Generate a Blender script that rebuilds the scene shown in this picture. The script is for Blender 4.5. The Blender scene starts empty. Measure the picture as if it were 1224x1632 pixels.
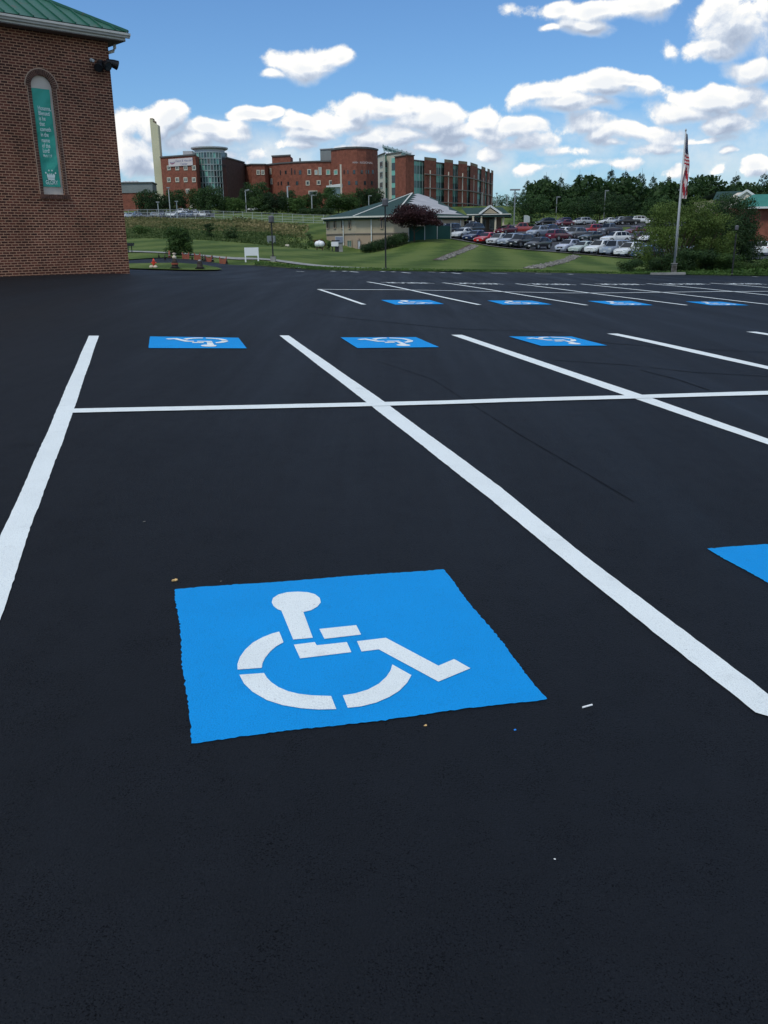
import bpy, bmesh, math, random
import numpy as np
from mathutils import Vector, Matrix
random.seed(7); RNG = np.random.default_rng(7)
scn = bpy.context.scene
COL = scn.collection
F = 1378.0
# ------------------------------------------------------------ survey frame
def axes(pd, rd):
    p, r = math.radians(pd), math.radians(rd)
    fwd = np.array([0, math.cos(p), -math.sin(p)]); right = np.array([1., 0, 0]); up = np.cross(right, fwd)
    return math.cos(r)*right+math.sin(r)*up, -math.sin(r)*right+math.cos(r)*up, fwd
G = axes(17.5, -0.7)
PN = axes(18.1, 1.43)
NV = sum(PN[i][2]*G[i] for i in range(3))          # normal of the sloping near lot
CAM = np.array([0, 0, 1.6])
def ray(px, py): return (px-612)/F*G[0]-(py-816)/F*G[1]+G[2]
def at(px, py, Y):
    d = ray(px, py); return CAM+d*Y/d[1]
def plane_z(x, y): return 1.6-(1.6+NV[0]*x+NV[1]*y)/NV[2]
# ------------------------------------------------------------ terrain heights
ctrl = []
for (px, py, Y) in [
    (583,486,21.4),(767,486.5,22.1),(937,487,23.0),(1096,487,23.8),(1224,486,24.6),
    (505,461.5,26.7),(700,464,27.8),(950,467,29.1),(1100,466,30),(1224,465,31),
    (583,449.5,33.1),(703,451,33.8),(820,452.5,34.4),(924,453,35.1),(1029,452.5,35.9),(1130,451.5,36.8),(1224,451,37.5),
    (500,432,51),(614,431.5,52),(700,433,52),(845,434,52),(1000,437,52),(1077,438,52),(1224,441,52),
    (435,421,56),(390,421,57),(205,436,30),(0,441,27.1),(300,431,42),(350,432,42),(420,440,40),(206,421,50),(300,421,48),
    (210,409,58),(300,412,57),(400,417.5,57),(210,402,64),(300,406,62),(400,412,61),(480,421,58),(560,427,56),
    (250,386,95),(220,383,100),(300,384.5,100),(420,392,103),(500,399,105),(560,404,112),(450,405,78),(300,396,78),(560,414,80),
    (210,349,190),(300,349,195),(420,353,200),(510,357,200),(210,366,140),(350,368,140),(460,376,140),
    (230,346,240),(350,343,250),(420,340,255),(500,340,258),(300,331,330),(450,331,330),(600,333,330),(250,334,300),
    (520,395,132),(575,401,134),(627,398,132),(627,404,105),(660,381,128),
    (672,382.5,131),(770,392.5,124),(880,403,115),(985,412,108),(1060,417,105),(1130,416,106),
    (755,371,152),(800,372,152),(850,375,152),(950,374,158),(1050,376,158),(700,374,140),
    (850,361,200),(1000,358.5,205),(850,352,232),(1000,350,232),(900,345,255),(800,329,300),(830,340,262),(1100,345,255),(1200,360,200),
    (614,425,62),(700,422,70),(845,426,68),(1000,433,64),(700,404,96),(845,415,90),(1000,426,80),(1224,432,66),(1100,430,70),
    (1224,411,108),(1150,385,150),(1224,385,150),(1300,411,108),(1300,441,52),(1300,385,160)]:
    p = at(px, py, Y); ctrl.append((p[0], p[1], p[2]))
for th in range(-180, 180, 18):
    for r in (6, 10, 14, 18):
        if r == 18 and -30 < th < 35: continue
        x, y = r*math.sin(math.radians(th)), r*math.cos(math.radians(th)); ctrl.append((x, y, plane_z(x, y)))
for th in list(range(-180, -29, 25))+list(range(40, 181, 25)):
    for r, z in ((45, None), (120, 0.5), (300, 3), (900, 6)):
        x, y = r*math.sin(math.radians(th)), r*math.cos(math.radians(th))
        ctrl.append((x, y, plane_z(x, y)*0.55 if z is None else z))
for th in (-20, -10, 0, 10, 20, 30):
    for r, z in ((480, 16.5), (900, 18)):
        x, y = r*math.sin(math.radians(th)), r*math.cos(math.radians(th)); ctrl.append((x, y, z-(4 if th > 8 else 0)))
def feat(x, y):
    r = np.maximum(np.hypot(x, y), 1.0); th = np.arctan2(x, y)
    return np.stack([2.2*th, np.log(r)], -1)
CT = np.array(ctrl); CF = feat(CT[:, 0], CT[:, 1])
def kern(a, b):
    d2 = ((a[:, None, :]-b[None, :, :])**2).sum(-1)
    return 0.5*d2*np.log(d2+1e-12)
_n = len(CF); _K = kern(CF, CF)+np.eye(_n)*2e-4; _P = np.c_[np.ones(_n), CF]
_A = np.block([[_K, _P], [_P.T, np.zeros((3, 3))]])
_w = np.linalg.solve(_A, np.r_[CT[:, 2], 0, 0, 0])
def H(x, y):
    x = np.atleast_1d(np.asarray(x, float)); y = np.atleast_1d(np.asarray(y, float))
    f = feat(x, y); out = np.empty(len(x))
    for i in range(0, len(x), 4000):
        g = f[i:i+4000]; out[i:i+4000] = kern(g, CF)@_w[:_n]+np.c_[np.ones(len(g)), g]@_w[_n:]
    r = np.hypot(x, y); t = np.clip((r-13)/5, 0, 1); t = t*t*(3-2*t)
    return plane_z(x, y)*(1-t)+out*t
def h1(x, y): return float(H(x, y)[0])
def hit(px, py, guess=None):
    """where the line of sight meets the ground (near to far)"""
    d = ray(px, py); hd = math.hypot(d[0], d[1])
    ts = np.geomspace(1.5, 400, 500)/hd
    P = CAM+ts[:, None]*d; dz = P[:, 2]-H(P[:, 0], P[:, 1])
    k = np.argmax(dz < 0)
    if dz[k] >= 0: k = len(ts)-1
    a, b = ts[max(k-1, 0)], ts[k]
    for _ in range(22):
        m = (a+b)/2; q = CAM+m*d
        if q[2]-h1(q[0], q[1]) < 0: b = m
        else: a = m
    return CAM+b*d
def spot(px, Y):
    d = ray(px, 395); x = d[0]*Y/d[1]; return np.array([x, Y, h1(x, Y)])
# ------------------------------------------------------------ helpers
def tag(o, label=None, cat=None, group=None, kind=None):
    if label: o['label'] = label
    if cat: o['category'] = cat
    if group: o['group'] = group
    if kind: o['kind'] = kind
    return o
def empty(name, loc, rz=0):
    o = bpy.data.objects.new(name, None); COL.objects.link(o); o.location = [float(v) for v in loc]; o.rotation_euler = (0, 0, rz)
    o.empty_display_size = .1
    return o
def thing(name, loc, label, cat, group=None, rz=0): return tag(empty(name, loc, rz), label, cat, group)
class MB:
    def __init__(s): s.v = []; s.f = []; s.uv = None
    def quad(s, *p):
        n = len(s.v); s.v += [tuple(map(float, q)) for q in p]; s.f.append(tuple(range(n, n+len(p))))
    def box(s, c, d, rz=0, taper=1.0):
        cx, cy, cz = c; dx, dy, dz = [q/2 for q in d]; ca, sa = math.cos(rz), math.sin(rz); n = len(s.v)
        for z, k in ((-dz, 1), (dz, taper)):
            for x, y in ((-dx, -dy), (dx, -dy), (dx, dy), (-dx, dy)):
                x *= k; y *= k; s.v.append((cx+x*ca-y*sa, cy+x*sa+y*ca, cz+z))
        for f in ((3, 2, 1, 0), (4, 5, 6, 7), (0, 1, 5, 4), (1, 2, 6, 5), (2, 3, 7, 6), (3, 0, 4, 7)): s.f.append(tuple(n+i for i in f))
    def beam(s, p, q, w, h=None):
        p = Vector(p); q = Vector(q); h = h or w; d = (q-p).normalized()
        up = Vector((0, 0, 1)) if abs(d.z) < .9 else Vector((0, 1, 0)); a = d.cross(up).normalized(); b = a.cross(d); n = len(s.v)
        for e in (p, q):
            for i, j in ((-1, -1), (1, -1), (1, 1), (-1, 1)): s.v.append(tuple(e+a*w/2*i+b*h/2*j))
        for f in ((0, 1, 2, 3), (7, 6, 5, 4), (0, 4, 5, 1), (1, 5, 6, 2), (2, 6, 7, 3), (3, 7, 4, 0)): s.f.append(tuple(n+i for i in f))
    def tube(s, pts, rad, seg=10, cap=True):
        pts = [Vector(p) for p in pts]; rad = rad if isinstance(rad, (list, tuple)) else [rad]*len(pts); n = len(s.v)
        for i, p in enumerate(pts):
            d = (pts[min(i+1, len(pts)-1)]-pts[max(i-1, 0)])
            d = d.normalized() if d.length > 1e-9 else Vector((0, 0, 1))
            up = Vector((0, 0, 1)) if abs(d.z) < .9 else Vector((0, 1, 0)); a = d.cross(up).normalized(); b = a.cross(d)
            for k in range(seg):
                t = 2*math.pi*k/seg; s.v.append(tuple(p+(a*math.cos(t)+b*math.sin(t))*rad[i]))
        for i in range(len(pts)-1):
            for k in range(seg):
                k2 = (k+1) % seg; s.f.append((n+i*seg+k, n+i*seg+k2, n+(i+1)*seg+k2, n+(i+1)*seg+k))
        if cap: s.f.append(tuple(n+k for k in range(seg-1, -1, -1))); s.f.append(tuple(n+(len(pts)-1)*seg+k for k in range(seg)))
    def lathe(s, prof, c=(0, 0, 0), seg=14):
        n = len(s.v)
        for r, z in prof:
            for k in range(seg):
                t = 2*math.pi*k/seg; s.v.append((c[0]+r*math.cos(t), c[1]+r*math.sin(t), c[2]+z))
        for i in range(len(prof)-1):
            for k in range(seg):
                k2 = (k+1) % seg; s.f.append((n+i*seg+k, n+i*seg+k2, n+(i+1)*seg+k2, n+(i+1)*seg+k))
        s.f.append(tuple(n+k for k in range(seg-1, -1, -1))); s.f.append(tuple(n+(len(prof)-1)*seg+k for k in range(seg)))
    def prism(s, poly, a, b):
        """poly: list of 3d points on one face, swept by vector b-a"""
        n = len(s.v); m = len(poly); off = Vector(b)-Vector(a)
        s.v += [tuple(map(float, p)) for p in poly]+[tuple(Vector(p)+off) for p in poly]
        s.f.append(tuple(range(n+m-1, n-1, -1))); s.f.append(tuple(range(n+m, n+2*m)))
        for i in range(m): j = (i+1) % m; s.f.append((n+i, n+j, n+m+j, n+m+i))
    def mesh(s, name, m, smooth=False):
        me = bpy.data.meshes.new(name); me.from_pydata(s.v, [], s.f)
        if m is not None: me.materials.append(m)
        if smooth: me.polygons.foreach_set('use_smooth', [True]*len(me.polygons))
        if s.uv is not None:
            l = me.uv_layers.new(name='UVMap'); l.data.foreach_set('uv', [c for uv in s.uv for c in uv])
        me.update(); return me
    def build(s, name, m, parent=None, smooth=False, bevel=0, fixn=False):
        me = s.mesh(name, m, smooth)
        if fixn or bevel:
            bm = bmesh.new(); bm.from_mesh(me)
            if bevel: bmesh.ops.bevel(bm, geom=bm.edges[:], offset=bevel, segments=2, affect='EDGES', clamp_overlap=True)
            bmesh.ops.recalc_face_normals(bm, faces=bm.faces[:]); bm.to_mesh(me); bm.free()
        o = bpy.data.objects.new(name, me); COL.objects.link(o)
        if parent: o.parent = parent
        return o
def link_mesh(name, me, parent=None, loc=None, rz=0, sc=None):
    o = bpy.data.objects.new(name, me); COL.objects.link(o)
    if parent: o.parent = parent
    if loc is not None: o.location = [float(v) for v in loc]
    o.rotation_euler = (0, 0, rz)
    if sc is not None: o.scale = sc
    return o
def copy_tree(o, parent=None):
    c = o.copy(); COL.objects.link(c); c.parent = parent
    for ch in list(o.children): copy_tree(ch, c)
    return c
# ------------------------------------------------------------ materials
def mat(name, col, rough=.7, metal=0, spec=.5):
    m = bpy.data.materials.new(name); m.use_nodes = True; b = m.node_tree.nodes['Principled BSDF']
    b.inputs['Base Color'].default_value = (*col, 1); b.inputs['Roughness'].default_value = rough; b.inputs['Metallic'].default_value = metal
    b.inputs['Specular IOR Level'].default_value = spec
    return m
def N(nt, t, **kw):
    n = nt.nodes.new(t)
    for k, v in kw.items():
        if k == 'ins':
            for a, b in v.items():
                if hasattr(b, 'links') or isinstance(b, bpy.types.NodeSocket): nt.links.new(b, n.inputs[a])
                else: n.inputs[a].default_value = b
        else: setattr(n, k, v)
    return n
def ramp(nt, fac, stops):
    r = N(nt, 'ShaderNodeValToRGB'); nt.links.new(fac, r.inputs[0]); e = r.color_ramp.elements
    while len(e) < len(stops): e.new(.5)
    for i, (p, c) in enumerate(stops): e[i].position = p; e[i].color = (*c, 1) if len(c) == 3 else c
    return r.outputs[0]
def noisy(name, c1, c2, scale, rough=.8, bump=0, bscale=None, detail=4, spec=.3, coord='Object', lo=.35, hi=.65, extra=None, dist=.05, metal=0):
    m = mat(name, c1, rough, metal, spec); nt = m.node_tree; b = nt.nodes['Principled BSDF']
    tc = N(nt, 'ShaderNodeTexCoord'); n = N(nt, 'ShaderNodeTexNoise', ins={'Vector': tc.outputs[coord], 'Scale': scale, 'Detail': detail, 'Roughness': .6})
    col = ramp(nt, n.outputs[0], [(lo, c1), (hi, c2)])
    if extra:
        sc2, c3, l3, h3 = extra
        n2 = N(nt, 'ShaderNodeTexNoise', ins={'Vector': tc.outputs[coord], 'Scale': sc2, 'Detail': 3.0})
        mr = N(nt, 'ShaderNodeMapRange', ins={0: n2.outputs[0], 1: l3, 2: h3})
        mx = N(nt, 'ShaderNodeMix', data_type='RGBA'); nt.links.new(mr.outputs[0], mx.inputs[0]); nt.links.new(col, mx.inputs[6]); mx.inputs[7].default_value = (*c3, 1); col = mx.outputs[2]
    nt.links.new(col, b.inputs['Base Color'])
    if bump:
        nb = N(nt, 'ShaderNodeTexNoise', ins={'Vector': tc.outputs[coord], 'Scale': bscale or scale, 'Detail': 4.0})
        bp = N(nt, 'ShaderNodeBump', ins={'Height': nb.outputs[0], 'Strength': bump, 'Distance': dist}); nt.links.new(bp.outputs[0], b.inputs['Normal'])
    return m
def asphalt_mat(name, base, light):
    m = mat(name, base, .7, 0, .19); nt = m.node_tree; b = nt.nodes['Principled BSDF']; tc = N(nt, 'ShaderNodeTexCoord'); o = tc.outputs['Object']
    big = N(nt, 'ShaderNodeTexNoise', ins={'Vector': o, 'Scale': .35, 'Detail': 5.0, 'Roughness': .55})
    mid = N(nt, 'ShaderNodeTexNoise', ins={'Vector': o, 'Scale': 7.0, 'Detail': 5.0})
    fine = N(nt, 'ShaderNodeTexNoise', ins={'Vector': o, 'Scale': 260.0, 'Detail': 3.0, 'Roughness': .7})
    vo = N(nt, 'ShaderNodeTexVoronoi', ins={'Vector': o, 'Scale': 42.0})
    c = ramp(nt, big.outputs[0], [(.3, base), (.72, light)])
    def mul(c, fac, lo, hi, a, bb):
        mr = N(nt, 'ShaderNodeMapRange', ins={0: fac, 1: lo, 2: hi, 3: a, 4: bb})
        mm = N(nt, 'ShaderNodeMix', data_type='RGBA', blend_type='MULTIPLY'); mm.inputs[0].default_value = 1
        nt.links.new(c, mm.inputs[6]); nt.links.new(mr.outputs[0], mm.inputs[7]); return mm.outputs[2]
    c = mul(c, mid.outputs[0], .3, .7, .9, 1.1); c = mul(c, fine.outputs[0], .3, .7, .72, 1.3)
    mpg = N(nt, 'ShaderNodeMapping', ins={'Vector': o, 'Rotation': (0, 0, math.radians(-16)), 'Scale': (1.3, .10, 1)}); sq = N(nt, 'ShaderNodeTexNoise', ins={'Vector': mpg.outputs[0], 'Scale': 1.0, 'Detail': 5.0, 'Roughness': .6})
    c = mul(c, sq.outputs[0], .3, .7, .78, 1.24)
    sp = N(nt, 'ShaderNodeTexNoise', ins={'Vector': o, 'Scale': 210.0, 'Detail': 2.0, 'Roughness': .5}); pat = N(nt, 'ShaderNodeTexNoise', ins={'Vector': o, 'Scale': 5.0, 'Detail': 3.0})
    th = N(nt, 'ShaderNodeMath', operation='MULTIPLY_ADD', ins={0: pat.outputs[0], 1: .22, 2: .235}); df = N(nt, 'ShaderNodeMath', operation='SUBTRACT', ins={0: sp.outputs[0], 1: th.outputs[0]})
    pit = N(nt, 'ShaderNodeMapRange', ins={0: df.outputs[0], 1: -.01, 2: .06, 3: .35, 4: 1.0})
    c = mul(c, pit.outputs[0], 0, 1, 0, 1)
    sl = N(nt, 'ShaderNodeMath', operation='MULTIPLY', ins={0: pit.outputs[0], 1: N(nt, 'ShaderNodeMapRange', ins={0: fine.outputs[0], 1: .3, 2: .7, 3: .13, 4: .25}).outputs[0]}); nt.links.new(sl.outputs[0], b.inputs['Specular IOR Level'])
    nt.links.new(c, b.inputs['Base Color'])
    rr = N(nt, 'ShaderNodeMapRange', ins={0: sq.outputs[0], 1: .3, 2: .7, 3: .58, 4: .76}); nt.links.new(rr.outputs[0], b.inputs['Roughness'])
    vd = N(nt, 'ShaderNodeTexVoronoi', ins={'Vector': o, 'Scale': 120.0})
    ad = N(nt, 'ShaderNodeMath', operation='ADD', ins={0: fine.outputs[0], 1: vd.outputs['Distance']})
    bp = N(nt, 'ShaderNodeBump', ins={'Height': ad.outputs[0], 'Strength': .5, 'Distance': .0025}); nt.links.new(bp.outputs[0], b.inputs['Normal'])
    return m
def paint_mat(name, col, dirt):
    m = mat(name, col, .7, 0, .15); nt = m.node_tree; b = nt.nodes['Principled BSDF']; o = N(nt, 'ShaderNodeTexCoord').outputs['Object']
    n1 = N(nt, 'ShaderNodeTexNoise', ins={'Vector': o, 'Scale': 3.0, 'Detail': 4.0}); n2 = N(nt, 'ShaderNodeTexNoise', ins={'Vector': o, 'Scale': 90.0, 'Detail': 3.0})
    c = ramp(nt, n1.outputs[0], [(.3, tuple(q*.93 for q in col)), (.7, col)])
    mr = N(nt, 'ShaderNodeMapRange', ins={0: n2.outputs[0], 1: .66, 2: .76}); mx = N(nt, 'ShaderNodeMix', data_type='RGBA')
    mq = N(nt, 'ShaderNodeMath', operation='MULTIPLY', ins={0: mr.outputs[0], 1: .7})
    nt.links.new(mq.outputs[0], mx.inputs[0]); nt.links.new(c, mx.inputs[6]); mx.inputs[7].default_value = (*dirt, 1)
    sp = N(nt, 'ShaderNodeTexNoise', ins={'Vector': o, 'Scale': 230.0, 'Detail': 3.0, 'Roughness': .6}); g1 = N(nt, 'ShaderNodeMapRange', ins={0: sp.outputs[0], 1: .28, 2: .5, 3: .72, 4: 1.02})
    sc_n = N(nt, 'ShaderNodeTexNoise', ins={'Vector': o, 'Scale': 7.0, 'Detail': 5.0, 'Roughness': .65}); g2 = N(nt, 'ShaderNodeMapRange', ins={0: sc_n.outputs[0], 1: .60, 2: .78, 3: 1.0, 4: .80})
    gm = N(nt, 'ShaderNodeMath', operation='MULTIPLY', ins={0: g1.outputs[0], 1: g2.outputs[0]}); m3 = N(nt, 'ShaderNodeMix', data_type='RGBA', blend_type='MULTIPLY'); m3.inputs[0].default_value = 1
    nt.links.new(mx.outputs[2], m3.inputs[6]); nt.links.new(gm.outputs[0], m3.inputs[7]); nt.links.new(m3.outputs[2], b.inputs['Base Color'])
    bp = N(nt, 'ShaderNodeBump', ins={'Height': N(nt, 'ShaderNodeTexNoise', ins={'Vector': o, 'Scale': 160.0, 'Detail': 3.0}).outputs[0], 'Strength': .8, 'Distance': .004}); nt.links.new(bp.outputs[0], b.inputs['Normal'])
    return m
def brick_mat(name, c1, c2, mortar, w, h, mo, tint=None):
    m = mat(name, c1, .85, 0, .2); nt = m.node_tree; b = nt.nodes['Principled BSDF']; uv = N(nt, 'ShaderNodeTexCoord').outputs['UV']
    wob = N(nt, 'ShaderNodeTexNoise', ins={'Vector': uv, 'Scale': 14.0})
    wv = N(nt, 'ShaderNodeVectorMath', operation='SCALE'); nt.links.new(wob.outputs[1], wv.inputs[0]); wv.inputs['Scale'].default_value = .006
    av = N(nt, 'ShaderNodeVectorMath', operation='ADD', ins={0: uv, 1: wv.outputs[0]})
    br = N(nt, 'ShaderNodeTexBrick', ins={'Vector': av.outputs[0], 'Color1': (*c1, 1), 'Color2': (*c2, 1), 'Mortar': (*mortar, 1), 'Scale': 1.0, 'Mortar Size': mo, 'Mortar Smooth': .1, 'Bias': -.1, 'Brick Width': w, 'Row Height': h})
    n = N(nt, 'ShaderNodeTexNoise', ins={'Vector': uv, 'Scale': .8, 'Detail': 5.0, 'Roughness': .6})
    mr = N(nt, 'ShaderNodeMapRange', ins={0: n.outputs[0], 1: .3, 2: .7, 3: .72, 4: 1.25}); mx = N(nt, 'ShaderNodeMix', data_type='RGBA', blend_type='MULTIPLY'); mx.inputs[0].default_value = 1
    nt.links.new(br.outputs[0], mx.inputs[6]); nt.links.new(mr.outputs[0], mx.inputs[7]); nt.links.new(mx.outputs[2], b.inputs['Base Color'])
    inv = N(nt, 'ShaderNodeMath', operation='SUBTRACT', ins={0: 1.0, 1: br.outputs['Fac']})
    bp = N(nt, 'ShaderNodeBump', ins={'Height': inv.outputs[0], 'Strength': .6, 'Distance': .01}); nt.links.new(bp.outputs[0], b.inputs['Normal'])
    return m
def leaf_mat(name, c1, c2, c3, scale=.45):
    m = mat(name, c1, .65, 0, .25); nt = m.node_tree; b = nt.nodes['Principled BSDF']; tc = N(nt, 'ShaderNodeTexCoord')
    oi = N(nt, 'ShaderNodeObjectInfo'); av = N(nt, 'ShaderNodeVectorMath', operation='ADD', ins={0: tc.outputs['Object']})
    sc = N(nt, 'ShaderNodeVectorMath', operation='SCALE'); nt.links.new(oi.outputs['Location'], sc.inputs[0]); sc.inputs['Scale'].default_value = .37
    nt.links.new(sc.outputs[0], av.inputs[1])
    n = N(nt, 'ShaderNodeTexNoise', ins={'Vector': av.outputs[0], 'Scale': scale, 'Detail': 2.0}); n2 = N(nt, 'ShaderNodeTexNoise', ins={'Vector': av.outputs[0], 'Scale': scale*9, 'Detail': 2.0})
    a = N(nt, 'ShaderNodeMath', operation='MULTIPLY_ADD', ins={0: n2.outputs[0], 1: .8, 2: n.outputs[0]}); a2 = N(nt, 'ShaderNodeMath', operation='SUBTRACT', ins={0: a.outputs[0], 1: .4})
    c = ramp(nt, a2.outputs[0], [(.3, c1), (.5, c2), (.7, c3)])
    hsv = N(nt, 'ShaderNodeHueSaturation', ins={'Color': c}); mr = N(nt, 'ShaderNodeMapRange', ins={0: oi.outputs['Random'], 3: .8, 4: 1.25}); nt.links.new(mr.outputs[0], hsv.inputs['Value'])
    nt.links.new(hsv.outputs[0], b.inputs['Base Color'])
    tr = N(nt, 'ShaderNodeBsdfTranslucent'); nt.links.new(hsv.outputs[0], tr.inputs[0]); ms = N(nt, 'ShaderNodeMixShader', ins={0: .3}); nt.links.new(b.outputs[0], ms.inputs[1]); nt.links.new(tr.outputs[0], ms.inputs[2])
    nt.links.new(ms.outputs[0], nt.nodes['Material Output'].inputs[0])
    return m
M = dict(
    asphalt=asphalt_mat('sealed_asphalt', (.0046, .0060, .0088), (.0068, .0084, .0118)),
    lot2=noisy('far_asphalt', (.035, .038, .045), (.055, .058, .065), .3, .8),
    seam=mat('seam_sealer', (.0045, .0055, .008), .8, spec=.13),
    white=paint_mat('white_line_paint', (.77, .82, .82), (.35, .36, .38)),
    blue=paint_mat('blue_marking_paint', (.004, .280, .70), (.012, .16, .45)),
    concrete=noisy('concrete', (.20, .20, .19), (.30, .30, .285), 2.0, .85, .2, 40),
    brick=brick_mat('church_brick', (.165, .056, .036), (.040, .018, .014), (.47, .265, .165), .205, .0765, .0115),
    brickfar=brick_mat('hospital_brick', (.235, .078, .050), (.185, .060, .040), (.24, .105, .075), .3, .1, .01),
    brickdark=brick_mat('dark_brick', (.085, .045, .036), (.06, .034, .03), (.10, .07, .06), .3, .1, .01),
    soldier=noisy('soldier_brick', (.17, .085, .060), (.06, .032, .024), 9.0, .85),
    mortar=mat('mortar', (.48, .34, .24), .9),
    greenroof=noisy('green_metal_roof', (.010, .085, .055), (.018, .115, .075), .8, .42, 0, spec=.5, metal=.15, extra=(2.5, (.09, .075, .05), .66, .74)),
    greenroof2=noisy('green_shingle_roof', (.014, .040, .036), (.022, .056, .048), 1.2, .8),
    tealroof=noisy('teal_metal_roof', (.03, .16, .12), (.04, .20, .15), .6, .55),
    underlay=noisy('pale_roof_underlay', (.30, .30, .32), (.38, .38, .40), .5, .8),
    gutter=noisy('gutter_white', (.56, .56, .50), (.66, .65, .58), 3.0, .5),
    soffit=mat('soffit', (.22, .18, .15), .8), trim=mat('white_trim', (.62, .64, .62), .5),
    panel=noisy('arch_panel', (.60, .53, .44), (.68, .61, .51), 1.5, .8),
    black=mat('black_metal', (.012, .012, .013), .45), grey=mat('grey_metal', (.25, .26, .27), .5, .3), galv=mat('galvanised', (.42, .44, .45), .55, .2),
    lantern=mat('lantern_grey', (.10, .10, .11), .5), lens=mat('lamp_lens', (.5, .5, .45), .2), stucco=noisy('tan_stucco', (.36, .30, .21), (.42, .36, .26), .4, .9),
    stucco2=noisy('tan_stucco_lower', (.33, .25, .18), (.38, .29, .21), .5, .9), cream=noisy('cream_stucco', (.55, .48, .34), (.62, .55, .40), .5, .9),
    glass=mat('dark_glass', (.02, .03, .035), .12, 0, .8), hglass=mat('tower_glass', (.07, .155, .145), .3, 0, .7), teal=mat('teal_spandrel', (.17, .42, .35), .4),
    beige=noisy('beige_precast', (.50, .47, .39), (.56, .53, .45), .3, .85), greymetal=noisy('grey_cladding', (.16, .18, .18), (.20, .22, .22), .3, .7),
    chimney=noisy('cream_render', (.52, .50, .34), (.60, .57, .40), .1, .85), capc=noisy('roof_cap', (.20, .15, .10), (.27, .20, .13), .3, .85), darkcap=mat('parapet_cap', (.10, .10, .10), .8),
    mullion=mat('mullion', (.35, .42, .42), .4, .3), door=mat('door_pale', (.45, .47, .50), .6), fencegreen=noisy('green_privacy_screen', (.010, .055, .045), (.014, .07, .055), 1.0, .8),
    tank=mat('tank_white', (.75, .75, .76), .35), bark=noisy('bark', (.045, .032, .022), (.09, .065, .045), 4.0, .9, .5, 12),
    grass=None, rock=noisy('stone', (.05, .048, .042), (.25, .24, .22), 3.2, .9, coord='Object', detail=3),
    leafd=leaf_mat('leaf_dark', (.014, .034, .011), (.026, .058, .017), (.048, .092, .026)), leafm=leaf_mat('leaf_mid', (.026, .058, .014), (.045, .090, .020), (.075, .130, .032)),
    leafl=leaf_mat('leaf_willow', (.055, .090, .018), (.080, .130, .026), (.115, .170, .038)), leafr=leaf_mat('leaf_maroon', (.020, .007, .009), (.038, .012, .014), (.065, .022, .022)),
    leafp=leaf_mat('leaf_pine', (.013, .033, .016), (.024, .052, .023), (.042, .078, .032)), leafred=leaf_mat('leaf_barberry', (.09, .018, .014), (.14, .03, .02), (.06, .05, .02)),
    meadow=leaf_mat('meadow_stems', (.075, .100, .032), (.14, .135, .052), (.25, .205, .095), .06), bush=leaf_mat('meadow_leaf', (.042, .078, .020), (.070, .108, .030), (.105, .140, .044), .15),
    tyre=mat('tyre', (.012, .012, .012), .8), rim=mat('rim', (.35, .36, .38), .3, .6), carglass=mat('car_glass', (.010, .013, .016), .10, 0, .45),
    headl=mat('headlight', (.55, .58, .6), .1), taill=mat('taillight', (.25, .01, .01), .2), plastic=mat('bumper_plastic', (.02, .02, .022), .6), plate=mat('number_plate', (.6, .6, .6), .5),
    hydrant=mat('hydrant_orange', (.62, .06, .03), .4), orange=mat('safety_orange', (.30, .075, .045), .7), wrap=noisy('dark_wrap', (.020, .016, .015), (.05, .04, .035), 8.0, .7), signwhite=mat('sign_white', (.74, .77, .78), .5),
    mulch=noisy('mulch', (.05, .03, .02), (.09, .055, .035), 4.0, .95), flagred=mat('flag_red', (.34, .018, .03), .8), flagwhite=mat('flag_white', (.58, .52, .52), .8), flagblue=mat('flag_blue', (.012, .025, .08), .8),
    bannerg=noisy('banner_green', (.035, .36, .26), (.07, .46, .35), .9, .55, .6, 1.1, dist=.25), bannert=mat('banner_text', (.75, .88, .82), .6), grasstuft=leaf_mat('grass_blades', (.035, .075, .016), (.055, .11, .022), (.08, .14, .03), .3),
    mudred=mat('red_letter', (.3, .03, .08), .6), letter=mat('grey_letter', (.42, .36, .35), .6), signblue=mat('sign_letter', (.16, .17, .28), .6),
    leafyellow=mat('dry_leaf', (.62, .40, .16), .7), chip=mat('paint_chip', (.8, .8, .8), .6), bluechip=mat('blue_chip', (.02, .25, .8), .6))
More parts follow.
